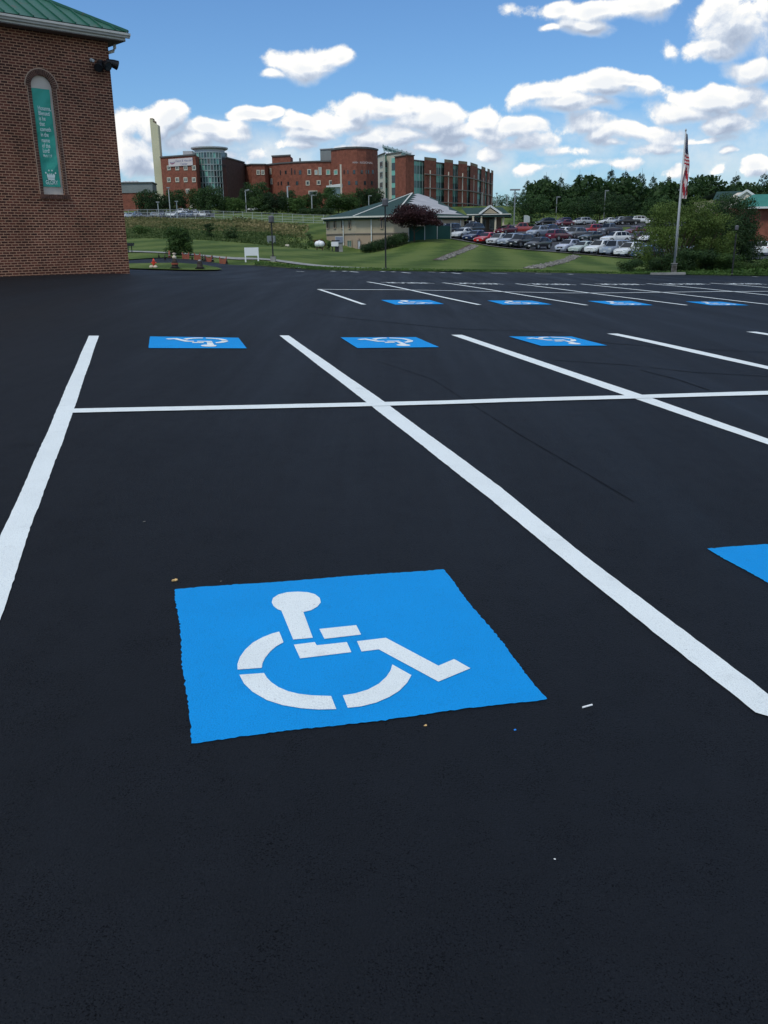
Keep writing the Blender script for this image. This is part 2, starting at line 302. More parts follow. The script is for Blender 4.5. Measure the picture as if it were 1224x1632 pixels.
def grass_mat():
    m = mat('mown_grass', (.04, .08, .02), .9, 0, .1); nt = m.node_tree; b = nt.nodes['Principled BSDF']; o = N(nt, 'ShaderNodeTexCoord').outputs['Object']
    n0 = N(nt, 'ShaderNodeTexNoise', ins={'Vector': o, 'Scale': .16, 'Detail': 8.0, 'Roughness': .7}); n1 = N(nt, 'ShaderNodeTexNoise', ins={'Vector': o, 'Scale': 1.6, 'Detail': 6.0, 'Roughness': .7})
    # mowing stripes
    w = N(nt, 'ShaderNodeTexWave', wave_type='BANDS', bands_direction='DIAGONAL', ins={'Vector': N(nt, 'ShaderNodeMapping', ins={'Vector': o, 'Rotation': (0, 0, math.radians(52)), 'Scale': (.085, .085, .0)}).outputs[0], 'Scale': 1.0, 'Distortion': 1.2, 'Detail': 2.0, 'Detail Scale': 1.0})
    s = N(nt, 'ShaderNodeMath', operation='MULTIPLY_ADD', ins={0: n1.outputs[0], 1: .55, 2: n0.outputs[0]}); s2 = N(nt, 'ShaderNodeMath', operation='MULTIPLY_ADD', ins={0: w.outputs[1], 1: .26, 2: s.outputs[0]})
    c = ramp(nt, s2.outputs[0], [(.62, (.034, .060, .012)), (.84, (.060, .096, .020)), (1.0, (.100, .134, .034))])
    nt.links.new(c, b.inputs['Base Color'])
    bp = N(nt, 'ShaderNodeBump', ins={'Height': n1.outputs[0], 'Strength': .4, 'Distance': .15}); nt.links.new(bp.outputs[0], b.inputs['Normal'])
    return m
M['grass'] = grass_mat()
# ------------------------------------------------------------ ground sheets
EDGE = [(-100, 75), (-55, 62), (-24, 59), (-15.5, 58.3), (-11.5, 57.5), (-9, 56), (-7.6, 54.5), (-6, 53.6), (-4.5, 52.6), (0, 52), (5, 52.2), (10, 53), (15, 54.4), (19, 56), (24, 58.5), (60, 60), (100, 45)]
def r_edge(th):
    d = math.degrees(th)
    return float(np.interp(d, [e[0] for e in EDGE], [e[1] for e in EDGE])) if abs(d) < 100 else 45.0
def polar_sheet(name, m, r0f, r1f, nr, ths, dz=0, inner=None, geom=False, centre=False):
    P = []; nt = len(ths)
    for th in ths:
        a, b = r0f(th), r1f(th)
        rs = np.geomspace(a, b, nr) if geom else np.linspace(a, b, nr)
        P.append(np.stack([rs*math.sin(th), rs*math.cos(th)], -1))
    P = np.array(P); z = H(P[..., 0].ravel(), P[..., 1].ravel()).reshape(nt, nr)+dz
    if inner: z = inner(z)
    mb = MB(); mb.v = [(float(P[i, j, 0]), float(P[i, j, 1]), float(z[i, j])) for i in range(nt) for j in range(nr)]
    closed = abs((ths[-1]-ths[0])-2*math.pi) < .2
    for i in range(nt if closed else nt-1):
        i2 = (i+1) % nt
        for j in range(nr-1): mb.f.append((i*nr+j, i*nr+j+1, i2*nr+j+1, i2*nr+j))
    if centre:
        mb.v.append((0, 0, plane_z(0, 0)+dz)); c = len(mb.v)-1
        for i in range(nt if closed else nt-1): mb.f.append((c, i*nr, ((i+1) % nt)*nr))
    o = mb.build(name, m, smooth=True); me = o.data
    bm = bmesh.new(); bm.from_mesh(me); bmesh.ops.recalc_face_normals(bm, faces=bm.faces[:])
    if sum(f.normal.z for f in bm.faces) < 0: bmesh.ops.reverse_faces(bm, faces=bm.faces[:])
    bm.to_mesh(me); bm.free()
    return tag(o, kind='structure')
fine = list(np.radians(np.arange(-32, 33, .5))); coarse_r = list(np.radians(np.arange(35, 180, 6))); coarse_l = list(np.radians(np.arange(-180, -33, 6)))
THS = coarse_l+fine+coarse_r
polar_sheet('parking_lot', M['asphalt'], lambda t: .4, r_edge, 120, THS, centre=True)
def dip(z):
    z[:, 0] -= .35; z[:, 1] -= .03; return z
polar_sheet('ground', M['grass'], lambda t: r_edge(t)-.6, lambda t: 950., 110, THS, dz=0.02, inner=dip, geom=True)
def drape(name, m, poly_px=None, pts=None, dz=.006, sub=.35, jag=0, jstep=.02, parent=None):
    """a thin sheet lying on the ground inside an outline"""
    if pts is None: pts = [hit(*p)[:2] for p in poly_px]
    pts = [np.array(p[:2], float) for p in pts]
    out = []
    for i, p in enumerate(pts):
        q = pts[(i+1) % len(pts)]; L = np.hypot(*(q-p)); n = max(1, int(L/(jstep if jag else sub)))
        nrm = np.array([-(q-p)[1], (q-p)[0]])/max(L, 1e-6)
        for k in range(n):
            w = p+(q-p)*k/n
            if jag and k: w = w+nrm*(random.gauss(0, jag)+jag*2*math.sin(k*.13+i))
            out.append(w)
    bm = bmesh.new(); vs = [bm.verts.new((w[0], w[1], 0)) for w in out]
    es = [bm.edges.new((vs[i], vs[(i+1) % len(vs)])) for i in range(len(vs))]
    bmesh.ops.triangle_fill(bm, use_beauty=True, use_dissolve=False, edges=es)
    for _ in range(3):
        le = [e for e in bm.edges if e.calc_length() > sub*2.5]
        if not le: break
        bmesh.ops.subdivide_edges(bm, edges=le, cuts=1); bmesh.ops.triangulate(bm, faces=bm.faces[:])
    co = np.array([v.co[:2] for v in bm.verts]); z = H(co[:, 0], co[:, 1])+dz
    for v, zz in zip(bm.verts, z): v.co.z = zz
    bmesh.ops.recalc_face_normals(bm, faces=bm.faces[:])
    if sum(f.normal.z*f.calc_area() for f in bm.faces) < 0: bmesh.ops.reverse_faces(bm, faces=bm.faces[:])
    me = bpy.data.meshes.new(name); me.materials.append(m); bm.to_mesh(me); bm.free()
    o = bpy.data.objects.new(name, me); COL.objects.link(o)
    if parent: o.parent = parent
    return o
def ribbon(name, m, pxs=None, pts=None, w=.1, dz=.006, step=.5, wob=0, ends=None):
    P = [hit(*p)[:2] for p in pxs] if pts is None else [np.array(p[:2], float) for p in pts]
    Q = []
    for a, b in zip(P, P[1:]):
        n = max(1, int(np.hypot(*(b-a))/step)); Q += [a+(b-a)*k/n for k in range(n)]
    Q.append(P[-1]); Q = np.array(Q); mb = MB(); L = []
    for i in range(len(Q)):
        d = Q[min(i+1, len(Q)-1)]-Q[max(i-1, 0)]; d = d/np.hypot(*d); n = np.array([-d[1], d[0]]); ww = w/2*(1+random.gauss(0, wob) if wob else 1)
        L += [Q[i]+n*ww, Q[i]-n*ww]
    L = np.array(L); z = H(L[:, 0], L[:, 1])+dz; mb.v = [(float(a), float(b), float(c)) for (a, b), c in zip(L, z)]
    for i in range(len(Q)-1): mb.f.append((2*i, 2*i+1, 2*i+3, 2*i+2))
    return mb.build(name, m)
# ---- near row: painted stall lines
GL = 'white painted stall lines'
def line_poly(name, poly, label, grp=GL, jag=.0011, cat='parking line', m='white', dz=.0045):
    o = drape(name, M[m], poly, dz=dz, jag=jag, jstep=.05); return tag(o, label, cat, grp)
line_poly('stall_line', [(141.5, 535.5), (157.5, 535.5), (118, 652), (102, 700), (57, 819), (0, 990), (-110, 1300), (-260, 1250), (-90, 1010), (0, 857), (71, 700), (91, 652)], 'wide white line running off the left edge beside the big blue square')
line_poly('stall_line', [(445.5, 535), (460, 535), (607, 637), (800, 779), (924, 880), (1224, 1108), (1268, 1141), (1250, 1150), (1214, 1140), (1204, 1137), (1190, 1126), (1040, 1008), (924, 914), (780, 795), (590, 646)], 'longest thick white line, from the middle blue squares to the lower right corner')
line_poly('stall_line', [(719, 534), (736, 534), (1036, 634), (1224, 700), (1330, 738), (1330, 748), (1224, 709), (1000, 632)], 'white line between the second and third blue squares of the middle row')
line_poly('stall_line', [(967, 532), (984, 532), (1224, 584), (1350, 612), (1350, 617), (1224, 589), (1100, 561.5)], 'white line just right of the third blue square in the middle row')
line_poly('stall_line', [(1189, 529), (1205, 529), (1350, 551), (1350, 555), (1224, 534.5)], 'short stub of white line at the right edge above the long cross line')
line_poly('cross_line', [(117.5, 652.5), (430, 646), (585, 642.5), (700, 639.7), (820, 635.6), (980, 631.5), (1224, 624), (1350, 620), (1350, 625.5), (1224, 630), (980, 637), (820, 641.5), (700, 645.5), (585, 648.5), (430, 652), (116, 659)], 'thin white line running left to right across the near stalls', 'white painted cross lines', dz=.008)
# ---- the wheelchair marking, traced once in the blue square's own coordinates
Zs = lambda pts: [(360+x/2.914, 880+y/2.914) for x, y in pts]
def arc(cx, cy, rx, ry, a0, a1, n=22, rot=0):
    return [(cx+rx*math.cos(math.radians(a0+(a1-a0)*k/n)), cy+ry*math.sin(math.radians(a0+(a1-a0)*k/n))) for k in range(n+1)]
SYM = [
    [(360, 283)]+[(395, 275), (425, 258), (441, 238), (436, 217), (414, 200), (380, 191), (335, 188), (285, 191), (245, 201), (219, 218), (213, 238), (222, 256), (240, 270), (258, 277), (313, 411), (404, 403)],
    [(434, 362), (606, 344), (628, 388), (458, 408)],
    [(316, 435), (413, 423), (422, 438), (562, 423), (583, 470), (345, 499)],
    [(609, 419), (743, 403), (987, 533), (1060, 502), (1136, 545), (987, 607), (710, 457), (630, 467)],
    [(248, 374), (268, 424), (232, 444), (205, 468), (182, 497), (170, 522), (167, 543), (55, 551), (54, 525), (66, 492), (90, 458), (126, 425), (172, 400), (215, 383)],
    [(63, 575), (178, 567), (190, 588), (212, 610), (245, 633), (290, 652), (340, 664), (400, 671), (489, 674), (513, 735), (430, 737), (350, 731), (265, 717), (190, 693), (125, 655), (85, 617)],
    [(543, 671), (600, 662), (660, 644), (710, 617), (745, 585), (765, 555), (773, 527), (862, 577), (842, 612), (805, 650), (760, 678), (700, 704), (630, 722), (566, 729)]]
NEARQ = [(279, 940), (706, 908), (872, 1115), (305, 1186)]
def homog(src, dst):
    A = []; b = []
    for (x, y), (u, v) in zip(src, dst): A += [[x, y, 1, 0, 0, 0, -u*x, -u*y], [0, 0, 0, x, y, 1, -v*x, -v*y]]; b += [u, v]
    h = np.linalg.solve(np.array(A, float), np.array(b, float)); return np.append(h, 1).reshape(3, 3)
def happ(Hm, p): q = Hm@np.array([p[0], p[1], 1.]); return q[:2]/q[2]
SQ = [(0, 1), (1, 1), (1, 0), (0, 0)]
HN = homog(NEARQ, SQ)
def marking(corners, label, rough=True, grp='blue wheelchair parking squares'):
    """corners on the ground in the order head-left, head-right, foot-right, foot-left of the figure"""
    g = [np.array(c[:2]) for c in corners]; c0 = sum(g)/4
    root = thing('wheelchair_marking', (0, 0, 0), label, 'pavement marking', grp)
    bow = []
    drape('blue_square', M['blue'], pts=g, dz=.003 if rough else .008, jag=.0020 if rough else .001, jstep=.014 if rough else .06, parent=root)
    HG = homog(SQ, [tuple(p) for p in g])
    bm = bmesh.new()
    for poly in SYM:
        pts = [happ(HG, happ(HN, q)) for q in Zs(poly)]
        vs = [bm.verts.new((p[0], p[1], h1(p[0], p[1])+(.0055 if rough else .0125))) for p in pts]
        es = [bm.edges.new((vs[i], vs[(i+1) % len(vs)])) for i in range(len(vs))]; bmesh.ops.triangle_fill(bm, use_beauty=True, edges=es)
    for f in bm.faces:
        f.normal_update()
        if f.normal.z < 0: f.normal_flip()
    me = bpy.data.meshes.new('wheelchair_figure'); me.materials.append(M['white']); bm.to_mesh(me); bm.free()
    o = bpy.data.objects.new('wheelchair_figure', me); COL.objects.link(o); o.parent = root
    return root
gq = [hit(*p) for p in NEARQ]
marking(gq, 'big blue square with a white wheelchair figure, right in the foreground')
# neighbour square enters at the right edge: same square one stall over
a0 = hit(1127, 875); off = a0-gq[0]; marking([p+off for p in gq], 'blue square cut off by the right edge of the photo, level with the big one')
def mk_px(q, label): marking([hit(*p) for p in q], label, False)
mk_px([(393.6, 556), (237, 555.5), (239, 537), (380, 539)], 'blue wheelchair square leftmost in the middle row, between the first two white lines')
mk_px([(700, 554), (570, 555.5), (542.7, 538.5), (663, 538)], 'blue wheelchair square in the centre of the middle row')
mk_px([(968, 551.5), (862.6, 552), (811, 537), (911, 537)], 'blue wheelchair square rightmost in the middle row')
mk_px([(607, 478.5), (685, 478.5), (708, 485), (630, 486)], 'small blue square leftmost in the far row')
mk_px([(776.7, 479.4), (848, 479.6), (880, 485.7), (802, 486)], 'small blue square second from the left in the far row')
mk_px([(936.5, 480.1), (1005, 480), (1041, 486.8), (978.4, 487)], 'small blue square third from the left in the far row')
mk_px([(1092, 481), (1150, 481.3), (1194, 487), (1133, 487)], 'small blue square rightmost in the far row')
# ---- far row lines
for a, b, lab in [((508, 461.6), (580, 486), 'short diagonal line starting the far row at its left end'), ((586, 449.7), (764, 486.4), 'far row line just right of the leftmost small blue square'), ((706, 451), (935, 487), 'far row line between the second and third small blue squares'),
               ((822, 452.5), (1094, 487), 'far row line between the third and rightmost small blue squares'), ((926, 453), (1236, 487), 'far row line passing above the rightmost small blue square'), ((1031, 452.4), (1300, 478), 'far row line starting left of the flagpole foot and leaving at the right edge'), ((1132, 451.6), (1300, 465), 'far row line starting right of the flagpole foot')]:
    tag(ribbon('stall_line', M['white'], [a, b], w=.125, dz=.012), lab, 'parking line', GL)
tag(ribbon('cross_line', M['white'], [(507, 461.8), (620, 462.4), (700, 463.7), (820, 466), (905, 467.6), (980, 467.4), (1078, 466.2), (1160, 465.3), (1224, 465), (1330, 464.4)], w=.125, dz=.016), 'thin white line running left to right across the far row', 'parking line', 'white painted cross lines')
# ---- lettering beyond the far row (reads from the far side)
def text_mesh(s, size=1.0, align='CENTER', bold=0.0):
    c = bpy.data.curves.new('t', 'FONT'); c.body = s; c.size = size; c.align_x = align; c.fill_mode = 'FRONT'; c.offset = bold
    o = bpy.data.objects.new('t', c); me = bpy.data.meshes.new_from_object(o); bpy.data.objects.remove(o); bpy.data.curves.remove(c)
    return me
for a, b, lab in [((613, 451), (685, 451.6), 'leftmost'), ((728, 452), (798, 453), 'second from the left'), ((845, 453.2), (912, 453.8), 'third from the left'), ((954, 453.6), (1021, 453.6), 'fourth from the left'), ((1058, 453.2), (1124, 453), 'second from the right'), ((1160, 452.6), (1216, 453), 'rightmost')]:
    A, B = hit(*a)[:2], hit(*b)[:2]; me = text_mesh('VISITOR', 1.0, bold=.012); co = np.array([v.co[:] for v in me.vertices]); x0, x1 = co[:, 0].min(), co[:, 0].max(); y0, y1 = co[:, 1].min(), co[:, 1].max()
    u = B-A; nrm = np.array([-u[1], u[0]])/np.hypot(*u)
    for v in me.vertices:
        s, t = (v.co.x-x0)/(x1-x0), (v.co.y-y0)/(y1-y0); p = B-u*s-nrm*(t-.5)*.95; v.co = (p[0], p[1], h1(p[0], p[1])+.014)
    me.materials.append(M['white']); o = bpy.data.objects.new('painted_word', me); COL.objects.link(o)
    tag(o, 'faint painted white word on the asphalt beyond the far stalls, '+lab, 'painted word', 'painted words past the far row')
# ---- last row: dashes of line ends near the lawn
for i, (a, b, lab) in enumerate([((464, 427.6), (489, 425.2), 'long pale dash on the asphalt by the kerb, nearest the left lamp post'), ((472, 432.6), (485, 433.2), 'short dash in front of the long pale dash'), ((522, 428.2), (528, 427.6), 'tiny dash touching the sidewalk left of the middle lamp post'),
        ((527, 432.4), (535, 432.7), 'small dash below the tiny one left of the middle lamp post'), ((546, 432.4), (552, 432.8), 'small dash in a close pair, left one'), ((558, 433), (571, 434.2), 'longer dash in a close pair, right one'), ((607, 432.8), (613, 433.2), 'small dash right at the foot of the middle lamp post'),
        ((624, 433.4), (630, 433.7), 'small dash just right of the middle lamp post'), ((640, 434.2), (654, 435.6), 'longer dash a little right of the middle lamp post'), ((682, 433.8), (694, 434.2), 'thin dash below the first stone channel'), ((702, 434.5), (710, 434.9), 'small dash after the thin one below the first stone channel'),
        ((720, 435.2), (734, 436.6), 'bright longer dash right of the first stone channel'), ((782, 435.6), (808, 436.4), 'long thin dash between the two stone channels'), ((853, 436.6), (879, 437.2), 'long thin dash at the mouth of the second stone channel'), ((906, 437.1), (912, 437.6), 'small bright dash right of the second stone channel'), ((1200, 441), (1207, 441.3), 'tiny dash at the kerb near the right edge')]):
    tag(ribbon('stall_line_end', M['white'], [a, b], w=.16 if b[0]-a[0] > 9 else .22, dz=.012, step=.6), lab, 'parking line', 'line ends along the far kerb')
# ---- seams and scraps on the asphalt
for pl, w in (([(600, 575), (690, 605), (760, 650), (840, 700), (930, 752), (1010, 800)], .008), ([(920, 540), (980, 548), (1100, 556), (1224, 562), (1330, 566)], .03), ([(880, 574), (1000, 582), (1110, 594), (1224, 600)], .025), ([(500, 500), (600, 512), (720, 524), (900, 530)], .04), ([(1020, 590), (1080, 605), (1130, 622)], .025)):
    tag(ribbon('pavement_seam', M['seam'], pl, w=w, dz=.0035, step=.12, wob=.35), kind='structure')
def scrap(name, px, py, size, m, label, cat, curl=.3):
    p = hit(px, py); mb = MB(); n = 9; r = [size*(.55+.45*random.random()) for _ in range(n)]
    mb.v = [(0, 0, size*curl)]+[(r[k]*math.cos(2*math.pi*k/n)*1.5, r[k]*math.sin(2*math.pi*k/n), size*curl*random.random()) for k in range(n)]+[(0, 0, 0)]+[(r[k]*math.cos(2*math.pi*k/n)*1.4, r[k]*math.sin(2*math.pi*k/n)*.9, size*.03) for k in range(n)]
    for k in range(n): k2 = (k+1) % n; mb.f += [(0, 1+k, 1+k2), (n+1, n+2+k2, n+2+k), (1+k, n+2+k, n+2+k2, 1+k2)]
    o = mb.build(name, m, fixn=True); o.location = (p[0], p[1], p[2]+.002); o.rotation_euler = (0, 0, random.random()*6); return tag(o, label, cat)
scrap('dry_leaf', 279, 926, .013, M['leafyellow'], 'tiny yellow dry leaf just above the left corner of the big blue square', 'leaf', .6)
scrap('asphalt_crumb', 352, 927, .006, M['rock'], 'tiny grey crumb above the top edge of the big blue square', 'crumb')
scrap('asphalt_crumb', 678, 1157, .006, M['leafyellow'], 'tiny pale crumb just below the bottom edge of the big blue square', 'crumb')
scrap('asphalt_crumb', 230, 832, .009, M['rock'], 'tiny grey crumb on the bare asphalt right of the left white line', 'crumb')
scrap('asphalt_crumb', 884, 1370, .003, M['chip'], 'pin-sized white speck low on the right of the dark asphalt', 'crumb')
scrap('paint_speck', 821, 1164, .005, M['bluechip'], 'tiny blue speck of paint below the right corner of the big blue square', 'paint speck')
p = hit(936, 1127); mb = MB(); mb.tube([(-.021, 0, .0035), (.021, 0, .0035)], .0033, 8); o = mb.build('chalk_stick', M['chip'], smooth=False); o.location = p+np.array([0, 0, .001]); q = hit(944, 1125); o.rotation_euler = (0, 0, math.atan2(q[1]-p[1], q[0]-p[0])); tag(o, 'small white stick lying right of the big blue square', 'stick')
# ---- pavements, islands, far lots
ribbon_path = [spot(150, 66), spot(210, 64), spot(300, 61.5), spot(400, 60), spot(450, 58.5), spot(500, 56.5), spot(560, 54.9), spot(614, 54), spot(680, 53.7), spot(740, 53.2)]
tag(ribbon('sidewalk', M['concrete'], pts=[q[:2] for q in ribbon_path], w=1.5, dz=.07), kind='structure')
tag(ribbon('kerb', M['seam'], pts=[(r_edge(t)*math.sin(t), r_edge(t)*math.cos(t)) for t in np.radians(np.arange(-8, 24, .5))], w=.5, dz=.045), kind='structure')
def patch(name, m, spots, dz, kind='structure', sub=1.2):
    o = drape(name, m, pts=[spot(*s)[:2] for s in spots], dz=dz, sub=sub); return tag(o, kind=kind)
patch('grass_island', M['grass'], [(150, 42.5), (200, 41.5), (250, 41.2), (300, 41.2), (340, 41.8), (352, 43), (345, 45), (320, 47.2), (280, 48.5), (230, 49.2), (150, 49.8)], .06)
patch('grass_verge', M['grass'], [(120, 54.5), (206, 54.2), (240, 55.5), (300, 58), (345, 58.9), (300, 60), (206, 61.5), (120, 63)], .05)
patch('upper_parking', M['lot2'], [(668, 130.5), (770, 125.5), (880, 116), (985, 109), (1060, 106), (1250, 104), (1350, 112), (1300, 150), (1040, 166), (940, 170), (860, 168), (800, 168), (742, 160), (742, 149), (700, 147), (664, 143)], .10, sub=2)
patch('rear_parking', M['lot2'], [(842, 192), (930, 192), (1050, 194), (1120, 198), (1120, 216), (1010, 214), (930, 213), (842, 212)], .12, sub=3)
patch('hospital_parking', M['lot2'], [(150, 215), (260, 220), (345, 226), (345, 262), (300, 285), (250, 270), (150, 262)], .15, sub=4)
ribbon_edge = [(668, 130.2), (770, 125.2), (880, 115.7), (985, 108.7), (1060, 105.7)]
tag(ribbon('parking_kerb', M['concrete'], pts=[spot(*s)[:2] for s in ribbon_edge], w=.35, dz=.15), kind='structure')
# rocks in the two drainage channels
def rocks(name, a, b, w, n, label):
    A, B = spot(*a)[:2], spot(*b)[:2]; mb = MB(); u = (B-A)/np.hypot(*(B-A)); nr = np.array([-u[1], u[0]])
    P = [A+(B-A)*random.random()+nr*(random.gauss(0, w*.28)) for _ in range(n)]; z = H([q[0] for q in P], [q[1] for q in P])
    for q, zz in zip(P, z):
        r = random.uniform(.08, .22); n0 = len(mb.v)
        for d in ((1, 0, 0), (0, 1, 0), (-1, 0, 0), (0, -1, 0), (0, 0, 1), (0, 0, -.6)):
            k = random.uniform(.7, 1.2)*r; mb.v.append((q[0]+d[0]*k+random.gauss(0, r*.15), q[1]+d[1]*k+random.gauss(0, r*.15), zz+.05+d[2]*k*.55))
        for f in ((0, 1, 4), (1, 2, 4), (2, 3, 4), (3, 0, 4), (1, 0, 5), (2, 1, 5), (3, 2, 5), (0, 3, 5)): mb.f.append(tuple(n0+i for i in f))
    return tag(mb.build(name, M['rock']), label, 'stone channel', kind='stuff')
rocks('channel_stones', (700, 80), (757, 123), .75, 1300, 'grey stones lining the left drainage channel down the lawn')
rocks('channel_stones', (845, 63), (917, 110), .85, 1700, 'grey stones lining the right drainage channel down the lawn')
patch('channel_bed', M['mulch'], [(695, 80), (753, 123), (760, 123), (704, 80)], .05); patch('channel_bed', M['mulch'], [(838, 63), (912, 110), (921, 110), (852, 63)], .05)
for nm, a, b in (('channel_earth', (693, 80), (750, 122)), ):
    tag(ribbon(nm, M['mulch'], pts=[spot(*a)[:2], spot(*b)[:2]], w=.5, dz=.07), kind='structure')
exec_parts = True
# ------------------------------------------------------------ brick church building, upper left
K = at(207, 436, 30.0); ang = math.radians(223.5)
D1 = np.array([math.cos(ang), math.sin(ang), 0]); ND = np.array([-math.sin(ang), math.cos(ang), 0])       # along the wall (leftwards); outward normal
if ND@(np.array([0, 0, 0])-K) < 0: ND = -ND
def wall_hit(px, py, off=0.0):
    d = ray(px, py); t = ((K+ND*off-CAM)@ND)/(d@ND); P = CAM+d*t; return float((P-K)@D1), float(P[2])
def WP(s, z, off=0.0): q = K+D1*s+ND*off; return (float(q[0]), float(q[1]), float(z))
zb = h1(K[0], K[1])
church = thing('brick_church', (K[0], K[1], zb), 'brown brick building with green metal roof and tall arched niche at the upper left', 'building')
CINV = Matrix.Translation(Vector((-K[0], -K[1], -zb)))
def cb(mb, name, m, parent=church, **kw):
    mb.v = [(x-K[0], y-K[1], z-zb) for x, y, z in mb.v]; return mb.build(name, m, parent, **kw)
# arch measured on the wall
aL, _ = wall_hit(49.5, 140); aR, _ = wall_hit(83.5, 142); _, zTop = wall_hit(66, 119.5); _, zBot = wall_hit(88, 310); aC = (aL+aR)/2; aH = abs(aL-aR)/2
zSp = zTop-aH*1.02
_, zW = wall_hit(168, 70)
S1 = 16.0
bm = bmesh.new()
loop = [(-.0, zb-.8), (S1, zb-1.6), (S1, zW+.1), (0, zW+.1)]
hole = [(aC-aH, zBot), (aC+aH, zBot)]+[(aC+aH*math.cos(t), zSp+aH*math.sin(t)) for t in np.linspace(0, math.pi, 19)]
def addloop(pts):
    vs = [bm.verts.new(WP(s, z)) for s, z in pts]; return [bm.edges.new((vs[i], vs[(i+1) % len(vs)])) for i in range(len(vs))], vs
e1, _ = addloop(loop); e2, hv = addloop(hole); bmesh.ops.triangle_fill(bm, use_beauty=True, edges=e1+e2)
hb = [bm.verts.new(WP(s, z, -.085)) for s, z in hole]
for i in range(len(hole)): j = (i+1) % len(hole); bm.faces.new((hv[i], hv[j], hb[j], hb[i]))
# return wall, square to the front
D2 = -ND; Lr = 14.0
def RP(t, z): q = K+D2*t; return (float(q[0]), float(q[1]), float(z))
r = [bm.verts.new(q) for q in (RP(0, zb-.8), RP(Lr, zb-.8), RP(Lr, zW+.1), RP(0, zW+.1))]; fr = bm.faces.new(r)
uvl = bm.loops.layers.uv.new('UVMap')
for f in bm.faces:
    for l in f.loops:
        q = np.array(l.vert.co[:])-K; s = q@D1; t = q@D2; l[uvl].uv = ((s+t) if abs(f.normal.dot(Vector(ND))) < .7 else s, l.vert.co.z)
bmesh.ops.recalc_face_normals(bm, faces=bm.faces[:])
bmesh.ops.translate(bm, verts=bm.verts[:], vec=(-K[0], -K[1], -zb)); me = bpy.data.meshes.new('wall'); me.materials.append(M['brick']); bm.to_mesh(me); bm.free()
wo_ = bpy.data.objects.new('wall', me); COL.objects.link(wo_); wo_.parent = church
mb = MB(); mb.prism([WP(s, z, -.065) for s, z in hole], (0, 0, 0), tuple(-ND*.018)); cb(mb, 'niche_panel', M['panel'], fixn=True)
# arch ring of upright bricks and the sill of upright bricks
mb = MB(); mm = MB(); nb_ = 24; r1, r2 = aH+.005, aH+.16
for k in range(nb_):
    a, b = math.pi*(k+.08)/nb_, math.pi*(k+.92)/nb_
    mb.prism([WP(aC+r1*math.cos(a), zSp+r1*math.sin(a), .0), WP(aC+r2*math.cos(a), zSp+r2*math.sin(a), .0), WP(aC+r2*math.cos(b), zSp+r2*math.sin(b), .0), WP(aC+r1*math.cos(b), zSp+r1*math.sin(b), .0)], (0, 0, 0), tuple(ND*.02))
n = 24
for k in range(n):
    a, b = math.pi*k/n, math.pi*(k+1)/n
    mm.prism([WP(aC+r*math.cos(t), zSp+r*math.sin(t), .001) for r, t in ((r1, a), (r2+.03, a), (r2+.03, b), (r1, b))], (0, 0, 0), tuple(ND*.009))
for side in (-1, 1):
    zz = zBot
    while zz < zSp-.02:
        s0 = aC+side*(aH+.005); s1 = aC+side*(aH+.105); mb.prism([WP(s0, zz, 0), WP(s1, zz, 0), WP(s1, zz+.064, 0), WP(s0, zz+.064, 0)], (0, 0, 0), tuple(ND*.018)); zz += .0762
    mm.prism([WP(aC+side*(aH+.003), zBot, .001), WP(aC+side*(aH+.125), zBot, .001), WP(aC+side*(aH+.125), zSp, .001), WP(aC+side*(aH+.003), zSp, .001)], (0, 0, 0), tuple(ND*.009))
s_ = aC-aH-.16
while s_ < aC+aH+.14:
    mb.prism([WP(s_, zBot-.13, 0), WP(s_+.058, zBot-.13, 0), WP(s_+.058, zBot-.005, 0), WP(s_, zBot-.005, 0)], (0, 0, 0), tuple(ND*.05)); s_ += .068
cb(mb, 'arch_surround', M['soldier'], fixn=True); cb(mm, 'arch_mortar', M['mortar'], fixn=True)
# eaves: soffit, fascia, gutter, roof
OV = .40
sE, zE = wall_hit(208, 55, OV); print('eave', sE, zE, 'wall top', zW, 'zb', zb, 'arch', aL, aR, zTop, zBot)
zG = zE; sEd = -OV
mb = MB(); mb.prism([WP(-OV, zG-.22, OV), WP(S1, zG-.22, OV), WP(S1, zG-.22, -.05), WP(0.05, zG-.22, -.05), WP(0.05, zG-.22, -Lr), WP(-OV, zG-.22, -Lr)], (0, 0, 0), (0, 0, .03)); cb(mb, 'soffit', M['soffit'], fixn=True)
mb = MB(); mb.prism([WP(-OV, zG-.19, OV-.03), WP(-OV, zG, OV-.03), WP(-OV, zG, OV), WP(-OV, zG-.22, OV)], WP(-OV, 0, 0), WP(S1, 0, 0))
mb.prism([WP(-OV, zG-.22, OV), WP(-OV, zG, OV), WP(-OV+.03, zG, OV), WP(-OV+.03, zG-.22, OV)], (0, 0, 0), tuple(-ND*Lr)); cb(mb, 'fascia', M['gutter'], fixn=True)
mb = MB(); gp = [(0, -.13), (.07, -.13), (.085, -.09), (.125, -.06), (.125, 0), (.11, 0), (.11, -.045), (.07, -.08), (0, -.11)]
mb.prism([WP(-OV-.12, zG+z, OV+.003+o) for o, z in gp], WP(-OV-.12, 0, 0), WP(S1, 0, 0)); cb(mb, 'gutter', M['gutter'], fixn=True)
mb = MB(); mb.tube([WP(-.30, zG-.2, -.14), WP(-.30, zG-.33, -.14), WP(-.24, zG-.43, -.14), WP(.02, zG-.52, -.14)], .05, 10); cb(mb, 'downspout', M['gutter'], smooth=True)
